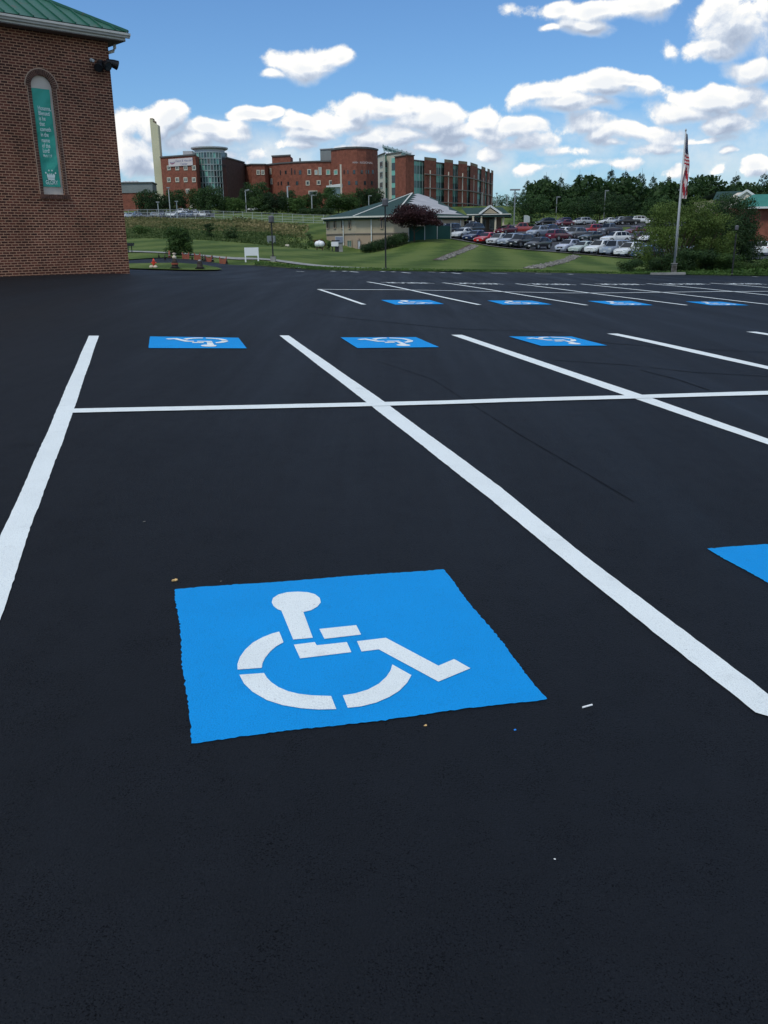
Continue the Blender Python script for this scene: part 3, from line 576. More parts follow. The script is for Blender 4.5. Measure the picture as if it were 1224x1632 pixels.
# roof: hip whose edge climbs away from the corner
E0 = np.array(WP(-OV-.05, zG+.03, OV+.10)); hd = (D1+D2); hd /= np.hypot(hd[0], hd[1])
dr = ray(68, -2); A_ = np.array([[hd[0], -dr[0]], [hd[1], -dr[1]]]); tt = np.linalg.solve(A_, CAM[:2]-E0[:2]); zz = (CAM+dr*tt[1])[2]; slope = (zz-E0[2])/tt[0]; print('hip', tt, slope)
Lh = 11.0; top = E0+hd*Lh+np.array([0, 0, slope*Lh])
fa = E0+D1*(S1+.6); fb = fa+hd*0; mb = MB(); c1 = E0; run = Lh/math.sqrt(2)
t2 = np.array([*(E0[:2]+D1[:2]*(S1+.6)-ND[:2]*run), top[2]])
mb.quad(c1, E0+D1*(S1+.6), t2, top); mb.quad(c1, top, np.array([*(E0[:2]-ND[:2]*(Lr+.6)+D1[:2]*run), top[2]]), E0-ND*(Lr+.6))
rise = slope*Lh; k = 0.0
while k < S1:
    p0 = E0+D1*k; ln = min(run, k); q = p0-ND*ln+np.array([0, 0, rise*ln/run]);
    if ln > .3: mb.beam(p0+np.array([0, 0, .02]), q+np.array([0, 0, .02]), .03, .05)
    k += .42
mb.beam(E0+np.array([0, 0, .02]), top+np.array([0, 0, .02]), .16, .07)
cb(mb, 'roof', M['greenroof'])
# banner hanging in the niche
bL, bz1 = wall_hit(51.5, 140.5, -.10); bR, bz1b = wall_hit(80.5, 143, -.10); _, bz0 = wall_hit(86, 298, -.10); s0, s1 = max(bL, bR), min(bL, bR); s1 -= -.0
s0 = aC+aH*.93; s1 = aC-aH*.74
ban = thing('banner', WP((s0+s1)/2, bz0, -.09), 'green cloth banner with pale writing hanging in the arched niche', 'banner'); BO = np.array(WP((s0+s1)/2, bz0, -.09))
mb = MB(); nx, nz = 14, 90
for j in range(nz+1):
    for i in range(nx+1):
        s = s0+(s1-s0)*i/nx; z = bz0+(bz1-bz0)*j/nz; o = -.035+.010*math.sin(i*.55+j*.13)+.008*math.sin(j*.31-i*.4); q = np.array(WP(s, z, o))-BO; mb.v.append(tuple(q))
for j in range(nz):
    for i in range(nx): a = j*(nx+1)+i; mb.f.append((a, a+1, a+nx+2, a+nx+1))
mb.build('cloth', M['bannerg'], ban, smooth=True)
wid = abs(s0-s1)
def banner_text(txt, sc, zc, tot=None, fit=None, name='lettering', sx=1.0, xo=0.0, bold=.02):
    me = text_mesh(txt, 1.0, 'LEFT' if tot else 'CENTER', bold); 
    if fit: sx = fit*wid/((max(v.co.x for v in me.vertices)-min(v.co.x for v in me.vertices))*sc)
    for v in me.vertices:
        s = (s0-.20*wid-v.co.x*sc*sx) if tot else ((s0+s1)/2-v.co.x*sc*sx)
        q = np.array(WP(s, zc+v.co.y*sc, -.014))-BO; v.co = q
    me.materials.append(M['bannert']); return link_mesh(name, me, ban)
for i, (t, py) in enumerate([('Hosanna,', 176), ('Blessed', 184), ('is he', 192.5), ('that', 201), ('cometh', 209.5), ('in the', 218), ('name', 227), ('of the', 235.5), ('Lord!', 243.5), ('Mark 11:9', 250.5)]):
    _, z = wall_hit(68+(py-176)*.09, py, -.06); o = banner_text(t, .165 if i < 9 else .11, z, True, fit=(.72, .62, .36, .30, .60, .43, .46, .45, .38, .48)[i], bold=.012)
_, z = wall_hit(82, 294, -.06); banner_text('GLORY', .17, z+.0, fit=.70, bold=.012)
# crown emblem
_, z = wall_hit(81, 287, -.06); mb = MB(); cs = (s0+s1)/2
def CPt(x, y): return tuple(np.array(WP(cs-x, z+y, -.013))-BO)
for pl in ([(-.10, 0), (.10, 0), (.115, .05), (-.115, .05)], [(-.115, .06), (.115, .06), (.13, .14), (.09, .19), (.055, .13), (.03, .21), (0, .14), (-.03, .21), (-.055, .13), (-.09, .19), (-.13, .14)], [(-.15, .17), (-.12, .20), (-.15, .235), (-.18, .20)], [(.15, .17), (.18, .20), (.15, .235), (.12, .20)], [(-.05, .24), (-.02, .27), (-.05, .30), (-.08, .27)], [(.05, .24), (.08, .27), (.05, .30), (.02, .27)]): mb.quad(*[CPt(*q) for q in pl])
mb.build('crown_emblem', M['bannert'], ban)
# corner floodlights
fs, fz = wall_hit(163, 99, .2)
FS = fs; fl = thing('floodlight', WP(FS, fz, 0), 'black twin floodlight fixed to the top corner of the brick wall', 'light'); FO = np.array(WP(FS, fz, 0))
def loc(p): return tuple(np.array(p)-FO)
mb = MB(); mb.tube([loc(WP(FS, fz, .003)), loc(WP(FS, fz, .10))], .09, 12); mb.tube([loc(WP(FS, fz, .08)), loc(WP(FS-.25, fz+.02, .22))], .025, 8); mb.tube([loc(WP(FS, fz, .08)), loc(WP(FS+.12, fz-.08, .22))], .025, 8); mb.build('bracket', M['black'], fl)
for a, b in (((-.15, .06, .16), (-.48, -.05, .26)), ((.06, -.02, .16), (.20, -.20, .30)), ((-.05, .0, .12), (-.10, -.14, .36))):
    P, Q = np.array(WP(FS+a[0], fz+a[1], a[2])), np.array(WP(FS+b[0], fz+b[1], b[2])); mb = MB(); mb.tube([loc(P), loc(P+(Q-P)*.6), loc(Q)], [.06, .12, .14], 14); hd_ = mb.build('lamp_head', M['black'], fl, smooth=False)
    mb = MB(); d = (Q-P)/np.linalg.norm(Q-P); mb.tube([loc(Q+d*.002), loc(Q+d*.012)], .11, 14); mb.build('lens', M['glass'], hd_)
cs_, cz_ = wall_hit(145, 96); CO_ = np.array(WP(cs_, cz_, 0)); t = thing('wall_sensor', CO_, 'small white sensor on the brick wall left of the black floodlight', 'sensor')
mb = MB(); mb.tube([(0, 0, 0), tuple(ND*.05)], .05, 10); mb.build('mount', M['trim'], t); mb = MB(); mb.tube([tuple(ND*.05), tuple(ND*.14+np.array([0, 0, -.03]))], [.035, .045], 10); mb.build('eye', M['trim'], t)
# ------------------------------------------------------------ small things round the lot
def px_size(px, Y, dpx): return dpx*Y/F*1.045
def lamp_post(px, Y, top, label, base=False, ls=1.0):
    p = spot(px, Y); zt = at(px, top, Y)[2]; hgt = zt-p[2]; r = thing('lamp_post', p, label, 'lamp post', 'black lamp posts along the lot edge'); b0 = 0
    if base: mb = MB(); mb.box((0, 0, .12), (.34, .34, .44), taper=.95); mb.build('footing', M['concrete'], r, bevel=.015); b0 = .3
    mb = MB(); mb.lathe([(.075, b0), (.075, b0+.10), (.045, b0+.14), (.042, hgt-.46)], seg=12); mb.build('pole', M['black'], r, smooth=False)
    mb = MB(); mb.lathe([(.20*ls, hgt-.46*ls), (.20*ls, hgt-.41*ls), (.05*ls, hgt-.40*ls)], seg=20); mb.build('brim', M['black'], r)
    mb = MB(); mb.lathe([(.165*ls, hgt-.40*ls), (.185*ls, hgt-.10*ls), (.17*ls, hgt-.06*ls), (.05*ls, hgt)], seg=20); mb.build('lantern', M['lantern'], r, smooth=False); return r
lamp_post(614.5, 53.2, 315.5, 'tall black lamp post with grey lantern standing in front of the tan building')
lamp_post(434.5, 58.0, 343, 'black lamp post on a concrete footing right of the blank white sign', True)
lamp_post(1171, 53.5, 359, 'black lamp post half lost against the dark tree at the right', ls=.6)
# blank white sign
p = spot(400.5, 57.5); w = px_size(400, 57.5, 20.5); r = thing('blank_sign', p, 'low blank white sign board on two legs beside the sidewalk', 'sign', rz=.05)
mb = MB(); mb.box((0, 0, .62), (w, .05, .50)); mb.build('board', M['signwhite'], r, bevel=.006)
for s in (-1, 1): mb = MB(); mb.box((s*(w/2-.045), .003, .19), (.085, .08, .42)); mb.build('leg', M['signwhite'], r)
# flagpole
p = spot(1077, 52.8); p[2] = at(1077, 437, 52.8)[2]; top = at(1097, 209, 52.8); hgt = top[2]-p[2]; fp = thing('flagpole', p, 'tall white flagpole on a dark stone base at the right', 'flagpole')
mb = MB(); mb.box((0, 0, .27), (.27, .27, .62), taper=.92); mb.build('stone_base', M['rock'], fp, bevel=.02); mb = MB(); mb.box((0, 0, .60), (.30, .30, .05)); mb.build('base_cap', M['concrete'], fp, bevel=.008)
mb = MB(); mb.lathe([(.065, .62), (.06, 3), (.035, hgt-.02)], seg=14); mb.build('pole', M['galv'], fp, smooth=True)
mb = MB(); mb.lathe([(.02, hgt-.04), (.04, hgt), (.055, hgt+.05), (.045, hgt+.10), (.01, hgt+.13)], seg=12); mb.build('finial', M['galv'], fp, smooth=True)
mb = MB(); mb.tube([(.075, -.02, 1.0), (.05, -.02, hgt-.06)], .006, 5); mb.build('halyard', M['trim'], fp)
# limp flag: hangs in folds from its hoist
zt = at(1097, 212, 52.8)[2]-p[2]; z1 = at(1083, 316, 52.8)[2]-p[2]; L = zt-z1
flag = thing('flag', (p[0], p[1], p[2]), 'limp stars and stripes flag hanging down the flagpole', 'flag')
def flagpt(u, v):
    """u 0..1 down the drop, v 0..1 across the bundle"""
    wid = (.05+.17*min(1, u*2.0)) if u < .48 else (.22+.10*(u-.48)) if u < .9 else .27-.6*(u-.9)
    x = .05+wid*1.45*v-.02*math.sin(u*9); y = .10*math.sin(v*9+u*7)*(.3+u)+.04*math.sin(u*20+v*3); return (x, y, zt-L*u-.10*v*u*math.sin(u*6)-.06*v)
fm = MB(); fk = []
nu, nv = 110, 12
for i in range(nu+1):
    for j in range(nv+1): fm.v.append(flagpt(i/nu, j/nv))
for i in range(nu):
    for j in range(nv):
        u, v = (i+.5)/nu, (j+.5)/nv
        if u < .30: k = 2 if v > .10 or u > .1 else 1
        elif u < .50: k = 0 if int((u-.30)/.20*7-v*.3) % 2 else 1
        else: k = 0 if int((u*5.5-v*3.4+20)) % 2 else 1
        if u < .3 and (i*7+j*5) % 13 == 0: k = 1
        q = i*(nv+1)+j; fm.f.append((q, q+1, q+nv+2, q+nv+1)); fk.append(k)
fo = fm.build('cloth', M['flagred'], flag, smooth=True); fo.data.materials.append(M['flagwhite']); fo.data.materials.append(M['flagblue'])
for pl_, k in zip(fo.data.polygons, fk): pl_.material_index = k
p2 = spot(1068, 51.5); mb = MB(); mb.box((0, 0, .06), (2.0, .22, .14)); o = mb.build('kerb_block', M['concrete'], bevel=.02); o.location = (p2[0], p2[1], p2[2]); tag(o, 'low pale concrete block on the ground at the foot of the flagpole', 'kerb block')
# hydrant
p = spot(243, 42.6); sc_ = px_size(243, 42.6, 13.5)/.62; r = thing('fire_hydrant', p+np.array([0, 0, .05]), 'small orange red fire hydrant on the grass island by the brick corner', 'fire hydrant'); r.scale = (sc_,)*3
mb = MB(); mb.lathe([(.13, 0), (.13, .04), (.085, .05), (.08, .40), (.10, .41), (.10, .44), (.085, .45), (.07, .53), (.03, .58), (.03, .62)], seg=16); mb.build('barrel', M['hydrant'], r, smooth=False)
for s in (-1, 1): mb = MB(); mb.tube([(0, 0, .33), (s*.15, 0, .33)], .045, 10); mb.tube([(s*.15, 0, .33), (s*.17, 0, .33)], .055, 8); mb.build('outlet', M['hydrant'], r)
mb = MB(); mb.tube([(0, 0, .28), (0, -.15, .28)], .06, 12); mb.tube([(0, -.15, .28), (0, -.18, .28)], .07, 8); mb.build('pumper_nozzle', M['hydrant'], r)
for k, (px, lab) in enumerate(((238.5, 'small pale stone at the left foot of the hydrant'), (245, 'small pale stone at the right foot of the hydrant'))):
    q = spot(px, 42.3); mb = MB(); mb.lathe([(.02, 0), (.09, .02), (.10, .07), (.06, .12), (.01, .13)], seg=7); o = mb.build('stone', M['panel']); o.location = (q[0], q[1], q[2]+.05); tag(o, lab, 'stone')
def wrapped(px, Y, top, label, extra):
    p = spot(px, Y); hgt = (at(px, top, Y)[2]-p[2]); r = thing('wrapped_bollard', p, label, 'bollard')
    a = .17
    mb = MB(); mb.box((0, 0, .09), (a*2.3, a*2.3, .05)); mb.build('foot_plate', M['black'], r, bevel=.01)
    hb_ = hgt*(.66 if extra else 1)
    mb = MB(); mb.lathe([(a, .11), (a*1.05, .14), (a*.85, .35*hb_), (a*.75, .7*hb_), (a*.62, .9*hb_), (a*.3, hb_)], seg=12); mb.build('body', M['wrap'], r, smooth=True)
    for z in ((.25,) if extra else ()): mb = MB(); mb.lathe([(a*1.0, z), (a*.98, z+.07)], seg=14); mb.build('band', M['orange'], r)
    if extra:
        mb = MB(); mb.lathe([(.04, hb_-.02), (.10, hb_+.02), (.10, hb_+.10), (.05, hb_+.13), (.06, hb_+.2), (.10, hb_+.25), (.09, hgt-.02), (.03, hgt)], seg=12); mb.build('cap', M['panel'], r, smooth=True)
    else: mb = MB(); mb.lathe([(a*.50, hb_-.10), (a*.56, hb_-.06), (a*.4, hb_-.0), (a*.1, hb_+.02)], seg=12); mb.build('cap', M['grey'], r, smooth=True)
wrapped(276.5, 42.0, 403, 'taller dark wrapped bollard with pale cap and orange band on the grass island', True)
wrapped(316.5, 42.4, 414.5, 'shorter dark wrapped bollard with grey cap at the right of the grass island', False)
# orange mesh barriers and cones at the back of the little road
def cone(px, Y, hpx, label, m='orange'):
    p = spot(px, Y); hh = px_size(px, Y, hpx); r = thing('traffic_cone', p, label, 'traffic cone', 'traffic cones beyond the grass island')
    mb = MB(); mb.box((0, 0, .035), (hh*.55, hh*.55, .03)); mb.build('base', M['plastic'], r); mb = MB(); mb.lathe([(hh*.2, .04), (hh*.05, hh)], seg=12); mb.build('body', M[m], r, smooth=True)
    mb = MB(); mb.lathe([(hh*.155, hh*.38), (hh*.12, hh*.55)], seg=12); mb.build('collar', M['grey'], r)
for px, Y, hp, lab, m in ((252, 56, 7, 'dark cone leftmost in the row beyond the grass island', 'wrap'), (261.5, 54, 8, 'dark cone second from the left beyond the grass island', 'wrap'), (269, 56, 11, 'reddish cone just left of the taller wrapped bollard', 'orange'), (305, 55.5, 7, 'dark cone between the two orange barriers', 'wrap'),
                      (321.5, 56, 9, 'dark cone right of the middle orange barrier', 'wrap'), (325.5, 56, 9, 'dark cone left of the long orange barrier', 'wrap'), (337.5, 56, 10, 'dark cone between the long orange barrier and the last one', 'wrap'), (360, 55.8, 8, 'dark cone at the right end of the orange barriers', 'wrap')): cone(px, Y, hp, lab, m)
def barrier(x0, x1, Y, hpx, label):
    A, B = spot(x0, Y), spot(x1, Y); hh = px_size(x0, Y, hpx); c = (A+B)/2; r = thing('safety_barrier', c, label, 'barrier', 'orange mesh safety barriers'); L = np.linalg.norm(B-A)
    for s in (-1, 1): mb = MB(); mb.box((s*L/2, 0, hh/2+.03), (.05, .05, hh+.06)); mb.build('post', M['orange'], r)
    mb = MB(); n = max(4, int(L/.10))
    for k in range(n+1): x = -L/2+L*k/n; mb.box((x, .0, hh*.55-.08*math.sin(math.pi*k/n)), (.045, .012, hh*.8))
    for k in range(6): 
        z = .12*hh+hh*.16*k
        for q in range(8): xa, xb = -L/2+L*q/8, -L/2+L*(q+1)/8; mb.beam((xa, 0, z-.08*math.sin(math.pi*q/8)), (xb, 0, z-.08*math.sin(math.pi*(q+1)/8)), .014, .04)
    mb.build('mesh_panel', M['orange'], r)
for a, b, h_, lab in ((290, 300, 8, 'small orange mesh barrier under the young tree'), (309, 318, 9, 'orange mesh barrier behind the shorter wrapped bollard'), (326.5, 336, 7, 'sagging orange mesh barrier left of the last one'), (349, 359.5, 8, 'orange mesh barrier at the right end of the row')): barrier(a, b, 56.4, h_, lab)
# charcoal grill behind the brick corner
p = spot(207, 62); p_s = px_size(207, 62, 1); r = thing('park_grill', p, 'black pedestal grill standing on the grass just right of the brick corner', 'grill')
z0 = at(207, 388, 62)[2]-p[2]
mb = MB(); mb.box((0, 0, z0-.07), (.52, .38, .20)); mb.box((.30, 0, z0-.03), (.14, .03, .03)); mb.build('firebox', M['black'], r, bevel=.01)
for s in (-.12, .12): mb = MB(); mb.box((s, 0, (z0-.17)/2), (.05, .05, z0-.17)); mb.build('leg', M['black'], r)
# ------------------------------------------------------------ trees and shrubs
def leaf_cards(mb, pts, nrm, size, jit=.7):
    for p, n in zip(pts, nrm):
        n = n+np.array([random.gauss(0, jit), random.gauss(0, jit), random.gauss(0, jit)]); n /= np.linalg.norm(n)+1e-9
        a = np.cross(n, [0, 0, 1.]); la = np.linalg.norm(a); a = a/la if la > 1e-3 else np.array([1., 0, 0]); b = np.cross(n, a); t = random.random()*6.28; c, s = math.cos(t), math.sin(t); A = (a*c+b*s)*size*random.uniform(.6, 1.3); B = (b*c-a*s)*size*random.uniform(.35, .8)
        k = len(mb.v); mb.v += [tuple(p-A), tuple(p+B), tuple(p+A), tuple(p-B)]; mb.f.append((k, k+1, k+2, k+3))
def crown_mesh(kind, seed, n, size, m):
    """unit-height tree crown: z 0..1, radius about .5 wide"""
    rs = random.getstate(); random.seed(seed); rg = np.random.default_rng(seed); mb = MB(); blobs = []
    if kind == 'round':
        for k in range(30):
            t = k*2.4+random.uniform(-.4, .4); z = .12+.80*((k+.5)/30)**.9; rr = .42*math.sqrt(max(.03, 1-((z-.46)/.56)**2)); r = rr*random.uniform(.55, .95); q = random.uniform(.10, .16); blobs.append((r*math.cos(t), r*math.sin(t), z, q, q*random.uniform(.75, 1.0)))
        blobs += [(0, 0, .45, .30, .34)]*3
    elif kind in ('dome', 'canopy'):
        for k in range(40):
            t = k*2.4; z = .05+.80*random.random(); rr = .46*math.sqrt(max(.03, 1-(z/1.0)**2)); r = rr*random.uniform(.5, 1); q = random.uniform(.09, .15); blobs.append((r*math.cos(t), r*math.sin(t), z, q, q*.8))
        blobs += [(0, 0, .4, .34, .34)]*5
    elif kind == 'pine':
        for k in range(34):
            z = .12+.84*(k/33); rr = .36*(1-z)**.75+.03; t = k*2.4; r = rr*random.uniform(.5, 1); blobs.append((r*math.cos(t), r*math.sin(t), z, random.uniform(.07, .12)*(1.25-z*.7), random.uniform(.035, .06)))
    elif kind == 'column':
        for k in range(18): z = random.uniform(.08, .93); rr = .30*math.sin(math.pi*z)**.5; t = random.random()*6.28; r = rr*random.random(); blobs.append((r*math.cos(t), r*math.sin(t), z, random.uniform(.10, .16), random.uniform(.08, .13)))
    elif kind == 'spread':
        for _ in range(26):
            t = random.random()*6.28; z = random.uniform(.30, .90); rr = .52*math.sqrt(max(.02, 1-((z-.45)/.55)**2)); r = rr*math.sqrt(random.random())*.9; blobs.append((r*math.cos(t), r*math.sin(t), z, random.uniform(.10, .17), random.uniform(.05, .10)))
    elif kind == 'willow':
        for _ in range(60):
            t = random.random()*6.28; z = random.uniform(.04, .90); rr = .50*math.sqrt(max(.05, 1-((z-.42)/.60)**2)); r = rr*math.sqrt(random.random())*.95; blobs.append((r*math.cos(t), r*math.sin(t), z, random.uniform(.07, .13), random.uniform(.09, .16)))
    elif kind == 'bush':
        for _ in range(14): t = random.random()*6.28; r = .30*math.sqrt(random.random()); z = random.uniform(.12, .72); blobs.append((r*math.cos(t), r*math.sin(t), z, random.uniform(.16, .24), random.uniform(.16, .24)))
    elif kind == 'hedge':
        blobs = [(0, 0, .46, .46, .46)]*6+[(random.uniform(-.2, .2), random.uniform(-.2, .2), random.uniform(.4, .6), .3, .3) for _ in range(6)]
    w = np.array([b[3]**2 for b in blobs]); idx = rg.choice(len(blobs), n, p=w/w.sum())
    B = np.array(blobs)[idx]; B0 = np.array(blobs); u = rg.normal(size=(n, 3)); u /= np.linalg.norm(u, axis=1)[:, None]; rad = rg.uniform(.55, 1.08, n)[:, None]
    if kind in ('round', 'spread', 'willow', 'column'): u[:, 2] = np.where((u[:, 2] < -.3) & (rg.random(n) < .5), -u[:, 2], u[:, 2])
    P = B[:, :3]+u*rad*np.stack([B[:, 3], B[:, 3], B[:, 4]], -1)
    zlo = {'canopy': .42, 'dome': .15, 'round': .06, 'pine': .08, 'column': .05, 'spread': .22, 'willow': .02, 'bush': .0, 'hedge': .0}[kind]; a, b = np.percentile(P[:, 2], 1), P[:, 2].max(); P[:, 2] = np.clip(zlo+(P[:, 2]-a)/(b-a)*(.985-zlo), 0, 1)
    for ax in (0, 1): w_ = np.percentile(P[:, ax], 98.5)-np.percentile(P[:, ax], 1.5); P[:, ax] = (P[:, ax]-np.median(P[:, ax]))/w_*.98
    leaf_cards(mb, P, u, size, .45)
    random.setstate(rs); return mb.mesh('crown', m)
def trunk_mesh(kind, seed):
    rs = random.getstate(); random.seed(seed); mb = MB(); hh = {'canopy': .5, 'dome': .45, 'round': .55, 'pine': .9, 'column': .7, 'spread': .5, 'willow': .4, 'bush': .4, 'hedge': .3}[kind]; w = {'pine': .016, 'round': .022, 'spread': .028, 'willow': .022}.get(kind, .018)
    if kind == 'willow':
        for k in range(6): t = k*1.05; mb.tube([(.03*math.cos(t), .03*math.sin(t), -.02), (.10*math.cos(t), .10*math.sin(t), .25), (.26*math.cos(t), .26*math.sin(t), .6)], [.018, .013, .004], 7)
    else:
        mb.tube([(0, 0, -.03), (.004, .002, hh*.4), (-.006, .004, hh*.8), (0, 0, hh+.2)], [w*1.25, w, w*.7, w*.2], 9)
        for k in range(9):
            t = k*2.4; z = hh*(.45+.5*k/9); l = .30 if kind != 'pine' else .22*(1-z); mb.tube([(0, 0, z), (l*.5*math.cos(t), l*.5*math.sin(t), z+l*.35), (l*math.cos(t), l*math.sin(t), z+l*(.8 if kind != 'pine' else .25))], [w*.55, w*.35, w*.1], 6)
    random.setstate(rs); return mb.mesh('trunk', M['bark'])
_tc = {}
def tree(px, Y, top, wpx, kind, m, label, cat='tree', grp=None, n=2600, size=.03, name=None, base=None, seed=None, zdrop=0):
    p = spot(px, Y); zt = at(px, top, Y)[2]; hgt = zt-p[2]
    wm = px_size(px, Y, wpx); key = (kind, m, n, size, (seed if seed is not None else random.randrange(4)))
    if key not in _tc: _tc[key] = (crown_mesh(kind, hash(key[4])+11*len(kind)+key[4]*7, n, size, M[m]), trunk_mesh(kind, key[4]+3))
    c, t = _tc[key]; r = thing(name or 'tree', p, label, cat, grp, rz=random.random()*6.28)
    nat = 1.0
    sx = wm/nat; link_mesh('crown', c, r, sc=(sx, sx, hgt)); o = link_mesh('trunk', t, r, sc=(min(sx, hgt*1.1), min(sx, hgt*1.1), hgt)); return r
FG = 'trees on the hospital slope'
E_ = [
 (241, 262, 303, 32, 'round', 'leafd', 'dark tree leftmost of the hospital trees, in front of the low warehouse'),
 (261, 258, 310, 26, 'round', 'leafd', 'dark tree just left of the tall cream chimney foot'),
 (287, 268, 303, 30, 'round', 'leafd', 'round tree in front of the white banner block'),
 (318, 275, 301, 22, 'round', 'leafm', 'tree at the left foot of the glass tower'),
 (340, 262, 297, 36, 'round', 'leafd', 'tallest dark tree at the foot of the glass tower'),
 (362, 270, 314, 22, 'round', 'leafm', 'pale green small tree right of the tall dark one by the glass tower'),
 (379, 262, 316, 24, 'round', 'leafm', 'small tree in front of the white arched entrance'),
 (396, 272, 305, 20, 'round', 'leafd', 'narrow dark tree right of the white arched entrance'),
 (414, 272, 290, 34, 'round', 'leafd', 'largest tree in front of the left end of the curved brick building'),
 (420, 252, 311, 34, 'dome', 'leafm', 'low spreading tree below the largest one'),
 (439, 250, 308, 34, 'round', 'leafd', 'nearly black low tree in the middle of the hospital slope'),
 (462, 272, 304, 26, 'round', 'leafd', 'tree right of the first grey light pole on the slope'),
 (473, 252, 316, 28, 'round', 'leafm', 'mid green rounded tree left of the clipped hedge'),
 (489, 280, 311, 20, 'round', 'leafm', 'small tree below the curved building entrance'),
 (507, 276, 306, 18, 'round', 'leafd', 'small dark tree right of the slope light pole'),
 (526, 282, 299, 17, 'column', 'leafd', 'narrow dark conifer by the white canopy'),
 (541, 258, 309, 40, 'dome', 'leafm', 'broad low tree below the white canopy'),
 (557, 262, 308, 30, 'dome', 'leafm', 'broad light green tree right of the white canopy'),
 (578, 275, 300, 24, 'round', 'leafd', 'dark tree below the tall curved brick wall'),
 (597, 275, 300, 24, 'round', 'leafd', 'dark tree behind the left part of the green roof')]
for (px, Y, top, w, k, m, lab) in E_: tree(px, Y, top-2, w*1.08, k, m, lab, grp=FG, n=5200, size=.030)
for i, px in enumerate(range(484, 530, 9)):
    tree(px, 243, 330.5, 13, 'hedge', 'leafd', 'clipped dark hedge shrub on the slope, %s in its row' % ['leftmost', 'second', 'third', 'fourth', 'fifth', 'last'][i], 'shrub', 'hedge on the hospital slope', n=500, size=.07, name='shrub')
# right side: lot trees and tree line
for (px, Y, top, w, lab) in ((845, 222, 308, 56, 'big dark rounded tree left of the parking lot, beside the grey sign'), (918, 222, 311, 52, 'dark rounded tree behind the maroon parked cars'), (953, 234, 303, 44, 'dark rounded tree centre of the three behind the rear cars'), (984, 222, 308, 48, 'dark rounded tree behind the silver and black pickup'), (1040, 215, 311, 46, 'dark rounded tree left of the big pale willow')):
    tree(px, Y, top, w, 'round', 'leafd', lab, grp='rounded trees round the parking lot', n=4200, size=.026)
TL = [(836, 287, 24, 'pine'), (866, 279, 28, 'pine'), (889, 281, 24, 'pine'), (904, 290, 24, 'round'), (918, 276, 28, 'pine'), (936, 278, 26, 'pine'), (952, 286, 28, 'round'), (967, 269, 30, 'pine'), (989, 271, 26, 'pine'), (1002, 281, 30, 'round'), (1015, 274, 24, 'pine'), (1033, 280, 26, 'pine'), (1046, 289, 24, 'round'), (1057, 280, 24, 'pine'),
      (1078, 285, 22, 'pine'), (1100, 283, 26, 'pine'), (1122, 285, 24, 'pine'), (1140, 296, 26, 'round'), (1161, 279, 34, 'pine'), (1186, 293, 26, 'round'), (1207, 275, 26, 'pine'), (1226, 276, 28, 'pine'), (1250, 280, 30, 'pine'), (1280, 284, 30, 'round')]
for i, (px, top, w, k) in enumerate(TL):
    where = 'above the grey sign' if px < 860 else 'behind the rear cars' if px < 1000 else 'left of flag' if px < 1090 else 'right of the flag' if px < 1150 else 'above the teal roof'
    tree(px, 292+7*(i % 4), top, w*(1.0 if k == 'pine' else 1.3), k, 'leafp' if k == 'pine' else 'leafd', '%s %s, %s from the left in the skyline wood' % ('ragged pine' if k == 'pine' else 'broadleaf tree', where, ['first', 'second', 'third', 'fourth', 'fifth', 'sixth', 'seventh', 'eighth', 'ninth', 'tenth', 'eleventh', 'twelfth', 'thirteenth', 'fourteenth', 'fifteenth', 'sixteenth', 'seventeenth', 'eighteenth', 'nineteenth', 'twentieth', 'twenty-first', 'twenty-second', 'twenty-third', 'twenty-fourth'][i]), grp='tree line on the skyline', n=3400, size=.022 if k == 'pine' else .026)
# understorey mass that fills the wood below the crowns
mb = MB(); P = []
for _ in range(15000):
    px = random.uniform(822, 1330); Y = random.uniform(268, 286); s = spot(px, Y) if _ % 50 == 0 else None
    P.append((px, Y))
P = np.array(P); X = (P[:, 0]-612)/F*P[:, 1]*1.05; z = H(X, P[:, 1]); hgt = RNG.uniform(0, 1, len(P))*(8.5+1.2*np.sin(X*.21)+1.5*np.sin(X*.53))
Q = np.stack([X, P[:, 1], z+hgt], -1); nn = RNG.normal(size=Q.shape); nn[:, 1] -= 1; leaf_cards(mb, Q, nn, .75, .5); tag(mb.build('wood_undergrowth', M['leafd']), 'dark undergrowth filling the wood behind the parking lot', 'undergrowth', kind='stuff')
for i, (px, Y, top, w) in enumerate(((786, 430, 311, 22), (799, 440, 309, 20), (812, 430, 312, 20), (824, 420, 305, 20), (773, 450, 313, 18))):
    tree(px, Y, top, w, 'round', 'leafd', 'tiny far tree on the horizon, %s' % ['left of the first thin pole', 'between the two thin poles', 'right of the second thin pole', 'nearest the parking lot', 'touching the building corner'][i], grp='far trees by the ward building', n=900, size=.04)
